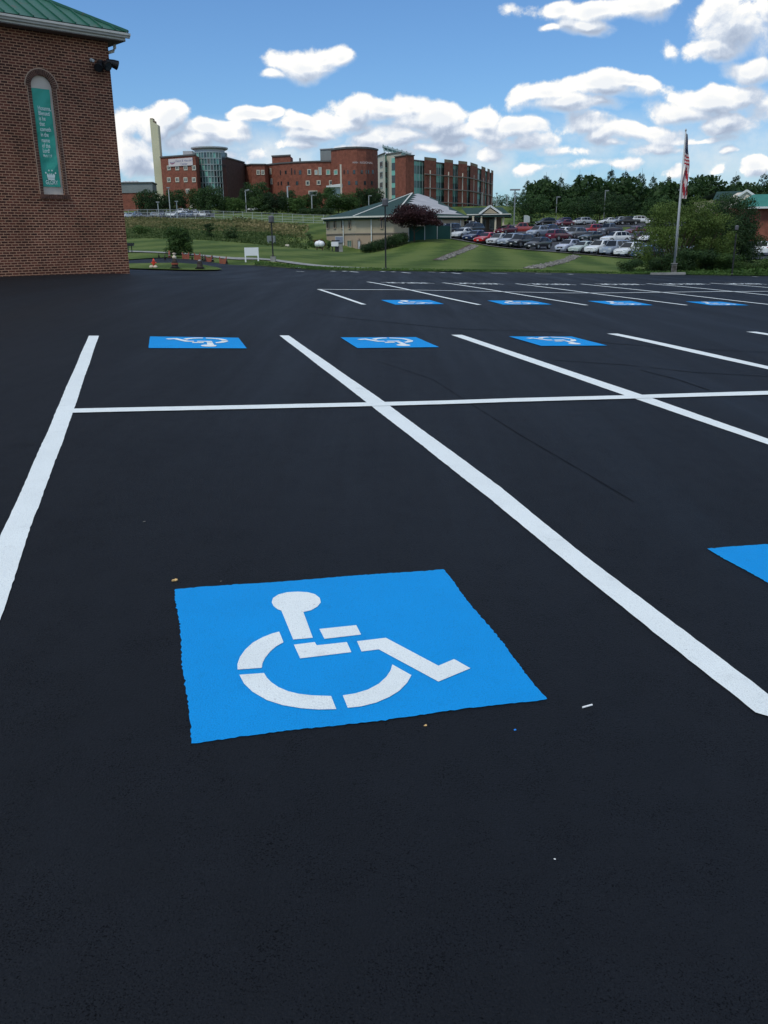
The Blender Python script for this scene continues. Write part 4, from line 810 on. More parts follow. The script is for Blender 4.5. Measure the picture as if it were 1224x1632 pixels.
# foreground right
tree(1080, 62, 310, 116, 'willow', 'leafl', 'large pale green willow behind the flagpole', n=19000, size=.012, seed=1, name='willow_tree')
tree(1052, 60, 358, 50, 'willow', 'leafl', 'low pale willow thicket left of the flagpole foot', n=5000, size=.022, seed=2, name='willow_thicket')
tree(1120, 63.5, 328, 74, 'willow', 'leafl', 'pale willow between the flagpole and the dark tree', n=12000, size=.016, seed=3, name='willow_tree')
tree(1160, 68, 305, 88, 'round', 'leafd', 'big dark broadleaf tree at the right, behind the black lamp post', n=22000, size=.014, seed=1)
tree(1158, 66, 345, 78, 'round', 'leafd', 'dark lower tree against the white car at the right edge', n=7000, size=.02, seed=2)
for i, (px, Y, top, w, m, lab) in enumerate(((1005, 57, 412, 38, 'leafd', 'rounded dark shrub at the lawn corner below the blue car'), (1056, 58.5, 402, 36, 'leafd', 'dark scrub left of the flagpole base'), (1092, 58, 392, 44, 'leafd', 'dark scrub right of the flagpole base'), (1128, 59, 396, 44, 'leafd', 'dark scrub between flagpole and lamp post'), (1160, 58.5, 400, 44, 'leafm', 'dark scrub at the lamp post'), (1200, 59, 416, 44, 'leafm', 'low scrub at the right edge'), (1240, 59, 408, 50, 'leafm', 'scrub just beyond the right edge'))):
    tree(px, Y, top, w, 'bush', m, lab, 'shrub', 'scrub below the willow', n=5000, size=.028, name='shrub')
tree(287, 60, 360, 38, 'round', 'leafm', 'small leafy young tree standing beyond the grass island', n=7500, size=.030, seed=1, name='young_tree')
tree(660, 121, 323.5, 72, 'canopy', 'leafr', 'spreading dark maroon maple in front of the tan building', n=13000, size=.019, seed=0, name='maple_tree')
for i, (px, Y, top, w) in enumerate(((583, 112, 388, 18), (592, 113, 384.5, 17), (602, 114, 381, 17), (611, 116, 379, 16), (621, 117, 374.5, 18), (632, 118, 372, 18), (642, 120, 369.5, 18))):
    tree(px, Y, top, w, 'hedge', 'leafd', 'rounded hedge bush below the tan building wall, %s' % ['lowest at the left end', 'second up from the left end', 'third up from the left end', 'behind the middle lamp post', 'fifth up from the left end', 'sixth up from the left end', 'highest, touching the green screen'][i], 'bush', 'hedge climbing beside the tan building', n=1500, size=.055, name='bush')
tree(494, 128, 371, 10, 'column', 'leafd', 'small conical evergreen left of the white tank', n=1200, size=.04, name='evergreen_shrub', cat='shrub')
tree(498, 124, 384, 12, 'bush', 'leafm', 'low green shrub below the conical evergreen', n=700, size=.06, name='shrub', cat='shrub')
for px, lab in ((506, 'dark red shrub left of the white tank'), (513, 'dark red shrub behind the white tank')): tree(px, 126, 380, 12, 'bush', 'leafred', lab, n=700, size=.06, name='shrub', cat='shrub')
tree(524, 125, 384, 9, 'bush', 'leafd', 'dark shrub between the white tank and the generator', n=700, size=.06, name='shrub', cat='shrub')
tree(335, 116, 355, 17, 'column', 'leafd', 'upright dark bush in the meadow straight above the orange barriers', n=1600, size=.045, name='bush', cat='bush', seed=1)
tree(370, 116, 362, 20, 'bush', 'leafd', 'round dark bush in the meadow above the blank sign', n=1600, size=.05, name='bush', cat='bush', seed=2)
tree(229, 118, 358, 24, 'bush', 'leafm', 'mid green bush in the meadow near the brick corner', n=1600, size=.05, name='bush', cat='bush', seed=3)
# meadow: tall stems and leafy clumps nobody could count
def scatter(name, m, n, reg, hmin, hmax, size, label, jit=.35, flat=False):
    mb = MB(); px = RNG.uniform(reg[0], reg[1], n); px = np.where((px > 455) & (reg[1] == 520) & (RNG.random(n) < (px-455)/55), RNG.uniform(min(reg[0], 450), 455, n), px); t = RNG.random(n); Y = reg[2]+(reg[3]-reg[2])*t; X = (px-612)/F*Y*1.05; z = H(X, Y); hh = RNG.uniform(hmin, hmax, n)*(1+.6*np.sin(X*.35+1.3*np.sin(Y*.2)))
    Q = np.stack([X, Y, z+hh*RNG.random(n)], -1); nn = RNG.normal(size=Q.shape)*.5; nn[:, 1] -= 1
    leaf_cards(mb, Q, nn, size, jit); return tag(mb.build(name, m), label, 'meadow plants', kind='stuff')
scatter('meadow_brush', M['bush'], 20000, (185, 520, 106, 150), .02, .28, .16, 'rough green brush on the lower meadow slope')
scatter('meadow_stems', M['meadow'], 20000, (185, 520, 138, 192), .04, .36, .20, 'tawny tall grass on the upper meadow slope')
scatter('meadow_seedheads', M['meadow'], 3000, (400, 520, 150, 186), .2, .8, .26, 'pale dry grass heads left of the tan building')
scatter('rough_grass', M['grasstuft'], 9000, (980, 1260, 53.5, 63), .05, .35, .10, 'rough unmown grass under the willow and scrub')
# short grass fringe where the lawn meets the kerb
mb = MB(); th = RNG.uniform(math.radians(-8), math.radians(27), 9000); rr = np.array([r_edge(t) for t in th])+RNG.uniform(-.05, 2.5, len(th)); X = rr*np.sin(th); Yv = rr*np.cos(th); z = H(X, Yv)+.03
Q = np.stack([X, Yv, z+RNG.uniform(0, .07, len(th))], -1); nn = RNG.normal(size=Q.shape)*.5; nn[:, 1] -= 1; leaf_cards(mb, Q, nn, .05, .4); tag(mb.build('lawn_fringe', M['grasstuft']), 'short grass blades along the edge of the lawn', 'grass', kind='stuff')
# ------------------------------------------------------------ cars
def car_mesh_set(kind):
    """returns dict part -> list of (mesh builder, material slot); nose points to -Y, x is width, origin at the middle on the ground"""
    Lg, Wd, Ht = {'sedan': (4.6, 1.78, 1.43), 'suv': (4.7, 1.86, 1.70), 'hatch': (4.2, 1.74, 1.50), 'pickup': (5.6, 1.95, 1.82), 'jeep': (4.5, 1.82, 1.78), 'van': (5.0, 1.95, 1.78)}[kind]
    # stations along the car: y, belt z, roof z, half width, roof half width
    P = {'sedan': [(-.50, .56, 0, .80), (-.47, .66, 0, .93), (-.36, .78, 0, 1), (-.22, .88, 0, 1), (-.07, .92, .93, 1), (.08, .93, 1.0, 1), (.22, .94, .97, 1), (.36, .96, 0, .99), (.46, .95, 0, .94), (.50, .80, 0, .82)],
         'hatch': [(-.50, .56, 0, .80), (-.47, .70, 0, .93), (-.36, .84, 0, 1), (-.26, .90, 0, 1), (-.08, .95, .96, 1), (.10, .97, 1.0, 1), (.28, .99, .96, 1), (.44, 1.0, .80, .97), (.48, .98, 0, .93), (.50, .80, 0, .86)],
         'suv': [(-.50, .62, 0, .84), (-.47, .82, 0, .94), (-.36, .97, 0, 1), (-.25, 1.02, 0, 1), (-.10, 1.06, .96, 1), (.08, 1.07, 1.0, 1), (.28, 1.09, .985, 1), (.42, 1.10, .93, .97), (.48, 1.07, 0, .94), (.50, .85, 0, .88)],
         'jeep': [(-.50, .66, 0, .86), (-.48, .92, 0, .95), (-.38, 1.03, 0, 1), (-.24, 1.06, 0, 1), (-.15, 1.10, .97, 1), (.05, 1.11, 1.0, 1), (.30, 1.12, .99, 1), (.44, 1.12, .96, .98), (.48, 1.10, 0, .96), (.50, .88, 0, .92)],
         'van': [(-.50, .60, 0, .84), (-.47, .80, 0, .94), (-.38, .96, 0, 1), (-.30, 1.03, 0, 1), (-.14, 1.08, .95, 1), (.05, 1.08, 1.0, 1), (.30, 1.08, .99, 1), (.44, 1.08, .95, .98), (.48, 1.04, 0, .96), (.50, .85, 0, .92)],
         'pickup': [(-.50, .68, 0, .86), (-.47, .95, 0, .95), (-.36, 1.08, 0, 1), (-.24, 1.12, 0, 1), (-.14, 1.16, .97, 1), (-.02, 1.16, 1.0, 1), (.10, 1.16, .98, 1), (.155, 1.14, 0, 1), (.46, 1.12, 0, .99), (.50, 1.10, 0, .97)]}[kind]
    zb0 = .28 if kind in ('sedan', 'hatch') else .38; parts = {}
    body = MB(); hw = Wd/2; S = []
    for (fy, zbelt, rz, kw) in P:
        y = fy*Lg; w = hw*kw; wr = w*.74
        zt = Ht*rz if rz else zbelt+.03
        roof = bool(rz); st = [(w*.93, zb0), (w, zb0+.16), (w, zbelt-.12), (w*.965, zbelt), (wr if roof else w*.84, (zt-.05) if roof else zbelt+.02), (wr*.86 if roof else w*.45, zt if roof else zbelt+.035), (0, zt+.012 if roof else zbelt+.045)]
        S.append((y, st, roof))
    m = len(S[0][1])
    for y, st, _ in S:
        for x, z in st: body.v.append((x, y, z))
        for x, z in st[-2::-1]: body.v.append((-x, y, z))
    c = 2*m-1
    for i in range(len(S)-1):
        for k in range(c-1): body.f.append((i*c+k, i*c+k+1, (i+1)*c+k+1, (i+1)*c+k))
        body.f.append((i*c+c-1, i*c, (i+1)*c, (i+1)*c+c-1))
    body.f.append(tuple(range(c))); body.f.append(tuple(range((len(S)-1)*c+c-1, (len(S)-1)*c-1, -1)))
    if kind == 'pickup':   # open bed: sunk dark floor is read by a rim
        pass
    parts['body'] = body
    # glass: quads between belt and roof edge, set just proud
    def V(i, k, s=1): x, z = S[i][1][k]; return Vector((s*x, S[i][0], z))
    def inset(q, d, out):
        c_ = sum(q, Vector())/len(q); n = (q[1]-q[0]).cross(q[2]-q[1]).normalized()
        if n.dot(out) < 0: n = -n
        return [p+(c_-p)*d+n*.012 for p in q]
    rf = [i for i, s in enumerate(S) if s[2]]; i0, i1 = rf[0], rf[-1]
    ws = MB(); a = [V(i0-1, 4, -1), V(i0-1, 4), V(i0, 5), V(i0, 5, -1)]; a = [p.lerp(sum(a, Vector())/4, .06)+Vector((0, -.02, .02)) for p in a]; ws.quad(*a); parts['windshield'] = ws
    rw = MB(); a = [V(i1+1, 4, 1), V(i1+1, 4, -1), V(i1, 5, -1), V(i1, 5)]; a = [p.lerp(sum(a, Vector())/4, .10)+Vector((0, .02, .015)) for p in a]; rw.quad(*a); parts['rear_window'] = rw
    for s in (-1, 1):
        sw = MB(); tri = [V(i0-1, 3, s).lerp(V(i0, 3, s), .35), V(i0, 3, s), V(i0, 4, s)]
        sw.quad(*inset(tri, .12, Vector((s, 0, 0))))
        for i in range(i0, i1): sw.quad(*inset([V(i, 3, s), V(i+1, 3, s), V(i+1, 4, s), V(i, 4, s)], .09, Vector((s, 0, 0))))
        tri = [V(i1, 3, s), V(i1+1, 3, s).lerp(V(i1, 3, s), .4), V(i1, 4, s)]; sw.quad(*inset(tri, .14, Vector((s, 0, 0)))); parts['side_window%d' % s] = sw
        hl = MB(); hl.box((s*hw*.70, -Lg*.483, P[1][1]-.10), (.34, .10, .15)); parts['headlight%d' % s] = hl
        tl = MB(); tl.box((s*hw*.78, Lg*.487, P[-2][1]-.16), (.20, .09, .22)); parts['taillight%d' % s] = tl
        mr = MB(); mr.box((s*(hw+.06), S[i0][0]-.35, P[i0][1]+.06), (.16, .08, .12)); parts['mirror%d' % s] = mr
    gr = MB(); gr.box((0, -Lg*.492, zb0+.24), (hw*.9, .07, .20)); gr.box((0, -Lg*.49, zb0+.04), (hw*1.5, .08, .10)); parts['grille'] = gr
    rb = MB(); rb.box((0, Lg*.49, zb0+.10), (hw*1.6, .08, .18)); parts['rear_bumper'] = rb
    pl = MB(); pl.box((0, Lg*.502, zb0+.42), (.34, .03, .16)); pl.box((0, -Lg*.512, zb0+.14), (.32, .03, .13)); parts['number_plate'] = pl
    wr_ = .33 if kind in ('sedan', 'hatch') else .38
    whs = []
    for s in (-1, 1):
        for fy in (-.315, .29): whs.append((s*(hw-.10), fy*Lg, wr_))
    tm = MB(); 
    tm.tube([(-.115, 0, 0), (.115, 0, 0)], wr_, 18); rmm = MB(); rmm.tube([(-.125, 0, 0), (.125, 0, 0)], wr_*.62, 14)
    ar = MB(); ar.tube([(-.105, 0, .02), (.098, 0, .02)], wr_+.055, 18)
    if kind == 'pickup':
        bd = MB(); bd.box((0, Lg*.325, 1.165), (hw*1.66, Lg*.29, .03)); parts['bed'] = bd
    return dict(parts=parts, wheels=whs, tyre=tm, rim=rmm, arch=ar, L=Lg)
_cs = {}; _cm = {}
def car_paint(col):
    if col not in _cm:
        m = mat('car_paint', col, .28, .0, .6); m.node_tree.nodes['Principled BSDF'].inputs['Coat Weight'].default_value = .6; m.node_tree.nodes['Principled BSDF'].inputs['Coat Roughness'].default_value = .05; _cm[col] = m
    return _cm[col]
def car(px, Y, kind, col, label, alpha=33, cat='car', grp='cars parked beyond the lawn', scale=1.0, simple=False):
    if kind not in _cs:
        d = car_mesh_set(kind); ms = {}
        for k, b in d['parts'].items():
            me = b.mesh(k.rstrip('-1').rstrip('_'), None); bm = bmesh.new(); bm.from_mesh(me)
            if k == 'body':
                bmesh.ops.recalc_face_normals(bm, faces=bm.faces[:]); 
                for f in bm.faces: f.smooth = len(f.verts) == 4
                for e in bm.edges:
                    if len(e.link_faces) == 2 and e.calc_face_angle(0) > .6: e.smooth = False
            bm.to_mesh(me); bm.free()
            mk = {'windshield': 'carglass', 'rear_window': 'carglass', 'side_window': 'carglass', 'headlight': 'headl', 'taillight': 'taill', 'grille': 'plastic', 'rear_bumper': 'plastic', 'number_plate': 'plate', 'bed': 'plastic'}.get(k.rstrip('-1'), None)
            if mk: me.materials.append(M[mk])
            ms[k] = me
        _cs[kind] = (d, ms, d['tyre'].mesh('tyre', M['tyre'], True), d['rim'].mesh('rim', M['rim']), d['arch'].mesh('wheel_arch', M['plastic']))
    d, ms, tm, rm, am = _cs[kind]; p = spot(px, Y); hd = math.atan2(p[0], p[1])
    r = thing('parked_'+{'pickup': 'pickup', 'van': 'van'}.get(kind, 'car'), (p[0], p[1], p[2]+.12), label, cat, grp, rz=-hd-math.radians(alpha)); r.scale = (scale,)*3
    for k, me in ms.items():
        nm = k.rstrip('1').rstrip('-')
        if nm in ('body', 'mirror'):
            key = (kind, nm, k, col)
            if key not in _cm: m2 = me.copy(); m2.materials.clear(); m2.materials.append(car_paint(col)); _cm[key] = m2
            me = _cm[key]
        link_mesh(nm, me, r)
    for x, y, z in d['wheels']:
        w = link_mesh('wheel', tm, r, (x, y, z)); link_mesh('rim', rm, w); link_mesh('wheel_arch', am, r, (x, y, z))
    return r
WH, SI, BK, NB, RD, BL, LB, GY, MR, GS = (.72, .73, .72), (.42, .44, .46), (.012, .013, .016), (.012, .025, .075), (.42, .015, .02), (.035, .075, .16), (.27, .31, .37), (.15, .16, .17), (.12, .012, .025), (.40, .46, .42)
RS = -33
for a in [
 (698, 134.5, 'suv', (.60, .62, .64), 'white suv leftmost in the front row, beside the green screen'),
 (722, 133, 'pickup', BK, 'black pickup just right of the leftmost white suv'),
 (737, 131, 'sedan', (.55, .57, .58), 'silver sedan between the black pickup and the dark blue car'),
 (758, 129.5, 'sedan', NB, 'dark blue sedan left of the bright red one'),
 (776, 128, 'sedan', RD, 'bright red sedan in the front row'),
 (795, 126.5, 'hatch', SI, 'grey silver hatchback just right of the bright red sedan'),
 (815, 125, 'suv', LB, 'pale blue suv second left of the gap in the front row'),
 (830, 123.5, 'suv', BK, 'black suv just right of the pale blue one'),
 (858, 121, 'hatch', BK, 'black hatchback last before the gap in the front row'),
 (907, 117, 'hatch', (.40, .43, .52), 'lilac silver hatchback first right of the gap in the front row'),
 (930, 115, 'sedan', GS, 'greenish silver sedan second right of the gap'),
 (957, 113.5, 'suv', WH, 'white car third right of the gap'),
 (981, 112, 'jeep', LB, 'blue grey boxy suv fourth right of the gap'),
 (1005, 110.5, 'suv', WH, 'white suv fifth right of the gap, before the blue car'),
 (1032, 109.5, 'sedan', BL, 'mid blue car at the right end of the front row')]: car(*a, scale=1.02)
for a in [
 (743, 150, 'jeep', (.45, .46, .50), 'silver boxy suv in front of the portico columns', 150),
 (752, 142, 'suv', BK, 'dark suv behind the silver sedan'),
 (806, 148, 'sedan', MR, 'dark red sedan right of the portico'),
 (833, 152, 'pickup', (.30, .04, .035), 'long red and white pickup seen from the side', 88),
 (857, 146, 'suv', LB, 'light blue suv behind the black hatchback'),
 (871, 152, 'suv', NB, 'dark blue suv behind the light blue one'),
 (890, 138, 'suv', MR, 'maroon suv in the second row facing away', 215),
 (897, 150, 'sedan', WH, 'white car roof showing behind the maroon suv'),
 (915, 144, 'suv', GY, 'grey suv just right of the maroon suv'),
 (941, 140, 'sedan', (.02, .035, .035), 'very dark sedan left of the white crossover'),
 (940, 156, 'suv', (.34, .02, .02), 'red suv behind the very dark sedan', 40),
 (969, 157, 'pickup', (.10, .11, .13), 'dark grey pickup behind the white crossover'),
 (980, 136, 'suv', WH, 'white crossover in the second row with dark windows', 48),
 (1010, 158, 'sedan', MR, 'small maroon car left of the willow, upper one'),
 (1014, 142, 'sedan', (.05, .015, .03), 'dark plum car left of the willow, lower one'),
 (1035, 141, 'sedan', WH, 'white car glimpsed through the willow leaves, left'),
 (1057, 139, 'sedan', SI, 'silver car glimpsed through the willow leaves, right'),
 (1108, 118, 'suv', (.2, .22, .25), 'grey car glimpsed between willow and dark tree'),
 (1222, 112, 'suv', WH, 'white suv seen from behind at the right edge of the photo', 195)]:
    car(*a[:5], alpha=a[5] if len(a) > 5 else 33, scale=1.0)
for a in [
 (868, 203, 'suv', BK, 'black suv leftmost in the rear parking row', 55), (895, 206, 'suv', (.05, .01, .06), 'dark purple car behind the maroon sedan', 45), (898, 200, 'sedan', MR, 'maroon sedan in the rear parking row', 50),
 (921, 208, 'hatch', WH, 'white hatchback under the tree in the rear row', 50), (932, 206, 'suv', SI, 'silver suv right of the white hatchback in the rear row', 230), (967, 209, 'sedan', WH, 'white sedan half hidden by a tree in the rear row', 55),
 (984, 206, 'suv', SI, 'silver car left of the black pickup in the rear row', 50), (997, 203, 'pickup', BK, 'black pickup in the rear parking row', 60), (1019, 209, 'suv', WH, 'white suv near the right end of the rear row', 250), (1036, 203, 'sedan', WH, 'white car nose poking from behind the willow in the rear row', 20)]:
    car(*a[:5], alpha=a[5], scale=.97)
for i, (px, Y, c, k) in enumerate(((203, 228, WH, 'sedan'), (213, 226, LB, 'sedan'), (224, 230, NB, 'suv'), (250, 230, GY, 'sedan'), (262, 232, NB, 'suv'), (273, 229, (.6, .66, .6), 'hatch'), (281, 228, WH, 'sedan'), (297, 231, NB, 'sedan'), (307, 228, BL, 'suv'), (316, 230, SI, 'sedan'), (325, 229, WH, 'sedan'), (332, 231, BK, 'suv'), (302, 250, (.5, .53, .55), 'van'), (314, 252, SI, 'suv'), (293, 256, WH, 'van'))):
    car(px, Y, k, c, 'distant %s car behind the hillside railing, %s' % ({0: 'white', 1: 'pale blue', 2: 'navy', 3: 'grey', 4: 'navy', 5: 'pale green', 6: 'white', 7: 'navy', 8: 'blue', 9: 'silver', 10: 'white', 11: 'black', 12: 'light grey', 13: 'silver', 14: 'white'}[i], ['nearest the brick corner', 'second from the brick corner', 'third from the brick corner', 'below the warehouse edge', 'below the chimney', 'below the banner block', 'right of the pale green one', 'left of the blue one', 'in the middle of the row', 'right of the blue one', 'second from the right end', 'at the right end', 'on the upper bay, middle', 'on the upper bay, right', 'on the upper bay, left'][i]), alpha=random.choice((8, -10, 15)), grp='cars on the hospital hill', scale=.86)
car(410, 270, 'van', WH, 'small white van by the arched entrance on the hill', 80, grp='cars on the hospital hill', cat='van', scale=.9)
# ------------------------------------------------------------ buildings
class Bld:
    def __init__(s, name, o, label, cat='building', grp=None): s.o = np.array(o, float); s.r = thing(name, o, label, cat, grp); 
    def b(s, mb, name, m, parent=None, **kw):
        mb.v = [(x-s.o[0], y-s.o[1], z-s.o[2]) for x, y, z in mb.v]; return mb.build(name, M[m] if isinstance(m, str) else m, parent or s.r, **kw)
    def wall(s, name, pts, z0, z1, m, thick=.5, cap=None, capm='darkcap', capw=.15, back=None):
        """upright wall along a plan polyline, closed at the back if back gives a plan depth"""
        mb = MB(); mb.uv = []; L = 0; P = [np.array(p[:2], float) for p in pts]
        if back:
            c = sum(P)/len(P); Q = [p+np.array([0, back]) for p in P]; ring = P+Q[::-1]
        else: ring = P
        n = len(ring)
        for i in range(n if back else n-1):
            a, b_ = ring[i], ring[(i+1) % n]; l = np.hypot(*(b_-a)); mb.quad((a[0], a[1], z0), (b_[0], b_[1], z0), (b_[0], b_[1], z1), (a[0], a[1], z1)); mb.uv += [(L, z0), (L+l, z0), (L+l, z1), (L, z1)]; L += l
        if back: mb.quad(*[(p[0], p[1], z1-.01) for p in ring]); mb.uv += [(0, 0)]*n
        w = s.b(mb, name, m, fixn=True)
        if cap:
            mc = MB()
            for i in range(len(P)-1): a, b_ = P[i], P[i+1]; d = (b_-a)/np.hypot(*(b_-a)); a2 = a-d*.05; b2 = b_+d*.05; mc.beam((a2[0], a2[1], z1+cap/2), (b2[0], b2[1], z1+cap/2), capw*2+.3, cap)
            s.b(mc, 'parapet_cap', capm)
        return w
def PX(px, Y): d = ray(px, 330); return np.array([d[0]*Y/d[1], Y])
def ZY(px, py, Y): return float(at(px, py, Y)[2])
def seg_hit(pts, px, py):
    """where the sight line meets an upright facade given as plan points"""
    d = ray(px, py)
    for a, b in zip(pts, pts[1:]):
        A = np.array([[b[0]-a[0], -d[0]], [b[1]-a[1], -d[1]]])
        try: s, t = np.linalg.solve(A, -np.array(a[:2])+CAM[:2])
        except np.linalg.LinAlgError: continue
        if -.02 <= s <= 1.02 and t > 0:
            u = (np.array(b[:2])-np.array(a[:2])); u = u/np.hypot(*u); n = np.array([u[1], -u[0]]); n = n if n@(CAM[:2]-np.array(a[:2])) > 0 else -n
            return CAM+d*t, u, n
    return None
def window(B, pts, x0, x1, y0, y1, m='glass', frame='beige', name='window', proud=.08, fw=.14, mull=0, mh=0):
    h_ = seg_hit(pts, (x0+x1)/2, (y0+y1)/2)
    if not h_: return None
    P, u, n = h_; Yd = P[1]; wv = (x1-x0)/F*Yd*1.045/max(.35, abs(u[0]) if abs(u[0]) > .35 else .35); hv = (y1-y0)/F*Yd*1.045; mb = MB(); rz = math.atan2(u[1], u[0]); c = P+np.array([n[0], n[1], 0])*proud/2
    mb.box(tuple(c), (wv, proud, hv), rz=rz); w = B.b(mb, name, m)
    if frame:
        mf = MB(); o = np.array([n[0], n[1], 0])*(proud/2+.03); U = np.array([u[0], u[1], 0]); Z = np.array([0, 0, 1.])
        for s in (-1, 1):
            a = c+o+U*s*(wv/2); mf.box(tuple(a), (fw, .08, hv+fw), rz=rz); a = c+o*1.02+Z*s*(hv/2); mf.box(tuple(a), (wv-fw, .08, fw), rz=rz)
        for k in range(mull): a = c+o*.98+U*(-wv/2+wv*(k+1)/(mull+1)); mf.box(tuple(a), (fw*.6, .06, hv-fw), rz=rz)
        for k in range(mh): a = c+o*.96+Z*(-hv/2+hv*(k+1)/(mh+1)); mf.box(tuple(a), (wv-fw, .05, fw*.6), rz=rz)
        B.b(mf, 'frame', frame, w)
    return w
# ---- tan two storey building
Yt = 138.0; zE_ = ZY(620, 345.5, 138)
c = [PX(513, 147), PX(563, 138), PX(627, 136.5), PX(746, 146), PX(735, 182), PX(640, 190), PX(540, 180)]
B = Bld('tan_building', (*c[2], h1(*c[2])), 'tan stucco building with a green hipped roof partly stripped to pale underlay'); cen = sum(c)/len(c)
wl = [p+(cen-p)/np.hypot(*(cen-p))*.8 for p in c]
zmid = ZY(575, 372, 138)
zlow = min(h1(*p) for p in wl)-1.0
B.wall('upper_wall', wl+[wl[0]], zmid, zE_, 'stucco'); wl2 = [p+(cen-p)/np.hypot(*(cen-p))*.06 for p in wl]; B.wall('lower_wall', wl2+[wl2[0]], zlow, zmid+.01, 'stucco2')
mb = MB()
for a, b in zip(wl, wl[1:]+wl[:1]): mb.beam((*a, zmid), (*b, zmid), .16, .12)
B.b(mb, 'belt_course', 'soffit')
apL, apR = np.array(at(657, 308, 160)), np.array(at(688, 314, 164)); apR[2] = at(688, 314.5, 164)[2]
cz = [np.array([p[0], p[1], zE_+.12]) for p in c]
def tri_roof(name, m, faces):
    mb = MB(); 
    for f in faces: mb.quad(*f)
    return B.b(mb, name, m)
tri_roof('roof', 'greenroof2', [(cz[0], cz[1], apL), (cz[1], cz[2], apL), (cz[3], cz[4], apR), (cz[4], cz[5], apL, apR), (cz[5], cz[6], apL), (cz[6], cz[0], apL)])
# front slope: laid pale underlay over the green decking, with scalloped edge at the left hip
tri_roof('roof', 'greenroof2', [(cz[2], cz[3], apR, apL)])
nrm = np.cross(cz[3]-cz[2], apL-cz[2]); nrm /= np.linalg.norm(nrm); nrm = nrm if nrm[2] > 0 else -nrm
mb = MB(); n = 9; ptsL = []
for k in range(n*2+1):
    t = .10+.88*k/(n*2); e = cz[2]+(apL-cz[2])*t; inn = (cz[3]-cz[2])/np.linalg.norm(cz[3]-cz[2]); ptsL.append(e+inn*(1.0 if k % 2 else 2.7)*(1-.5*t)+nrm*.05)
rr_ = cz[3]+(apR-cz[3])*.06; re = [cz[3]+(apR-cz[3])*t-(cz[3]-cz[2])/np.linalg.norm(cz[3]-cz[2])*(1.6 if k % 2 else .5) for k, t in enumerate((.06, .14, .22, .30, .45, .60, .75, .9, .98))]
poly = ptsL+[p+nrm*.05 for p in re[::-1]]
bm = bmesh.new(); vs = [bm.verts.new(p-B.o) for p in poly]; es = [bm.edges.new((vs[i], vs[(i+1) % len(vs)])) for i in range(len(vs))]; bmesh.ops.triangle_fill(bm, use_beauty=True, edges=es); me = bpy.data.meshes.new('roof_underlay'); me.materials.append(M['underlay']); bm.to_mesh(me); bm.free(); link_mesh('roof_underlay', me, B.r)
mb = MB()
for a in (cz[1], cz[2]): mb.beam(a+np.array([0, 0, .06]), apL+np.array([0, 0, .06]), .22, .08)
B.b(mb, 'hip_cap', 'gutter')
mb = MB(); md = MB()
for a, b in zip(cz, cz[1:]+cz[:1]): mb.beam(a-np.array([0, 0, .08]), b-np.array([0, 0, .08]), .25, .22); md.beam(a+(np.array([*cen, a[2]])-a)*.02-np.array([0, 0, .34]), b+(np.array([*cen, b[2]])-b)*.02-np.array([0, 0, .34]), .2, .26)
B.b(mb, 'gutter', 'gutter'); B.b(md, 'fascia', 'greenroof2')
mb = MB(); mb.quad(*[(p[0], p[1], zE_-.02) for p in c]); B.b(mb, 'soffit', 'soffit')
for px in (548, 592, 733):
    h_ = seg_hit(wl, px, 360)
    if h_: P, u, nn_ = h_; q = P+np.array([*nn_, 0])*.14; mb = MB(); mb.beam((q[0], q[1], zlow+.5 if px > 600 else h1(q[0], q[1])), (q[0], q[1], zE_-.1), .14); B.b(mb, 'downspout', 'trim')
for x0 in (521.5, 532.5, 544.5, 556.3, 607):
    window(B, wl, x0, x0+3.0, 351.5, 363, 'glass', 'stucco2', fw=.12)
window(B, wl, 554.5, 561, 383.5, 393, 'hglass', 'stucco', mull=1); window(B, wl, 570.5, 574.5, 384, 396, 'door', 'soffit', name='door', fw=.08)
window(B, wl, 571.2, 573.2, 380, 381.5, 'soffit', None, name='wall_light')
# round emblem on the right wall
h_ = seg_hit(wl, 700.5, 354.5)
if h_:
    P, u, nn_ = h_; mb = MB(); q = P+np.array([*nn_, 0])*.05; U = np.array([*u, 0])
    for k in range(24):
        a, b_ = 2*math.pi*k/24, 2*math.pi*(k+1)/24
        for r0, r1 in ((.42, .58),): mb.quad(*[q+U*r*math.cos(t)+np.array([0, 0, r*math.sin(t)]) for r, t in ((r0, a), (r1, a), (r1, b_), (r0, b_))])
    for t in (0, math.pi/3, 2*math.pi/3): dd = U*math.cos(t)+np.array([0, 0, math.sin(t)]); mb.beam(q-dd*.42, q+dd*.42, .06, .10)
    B.b(mb, 'round_emblem', 'galv')
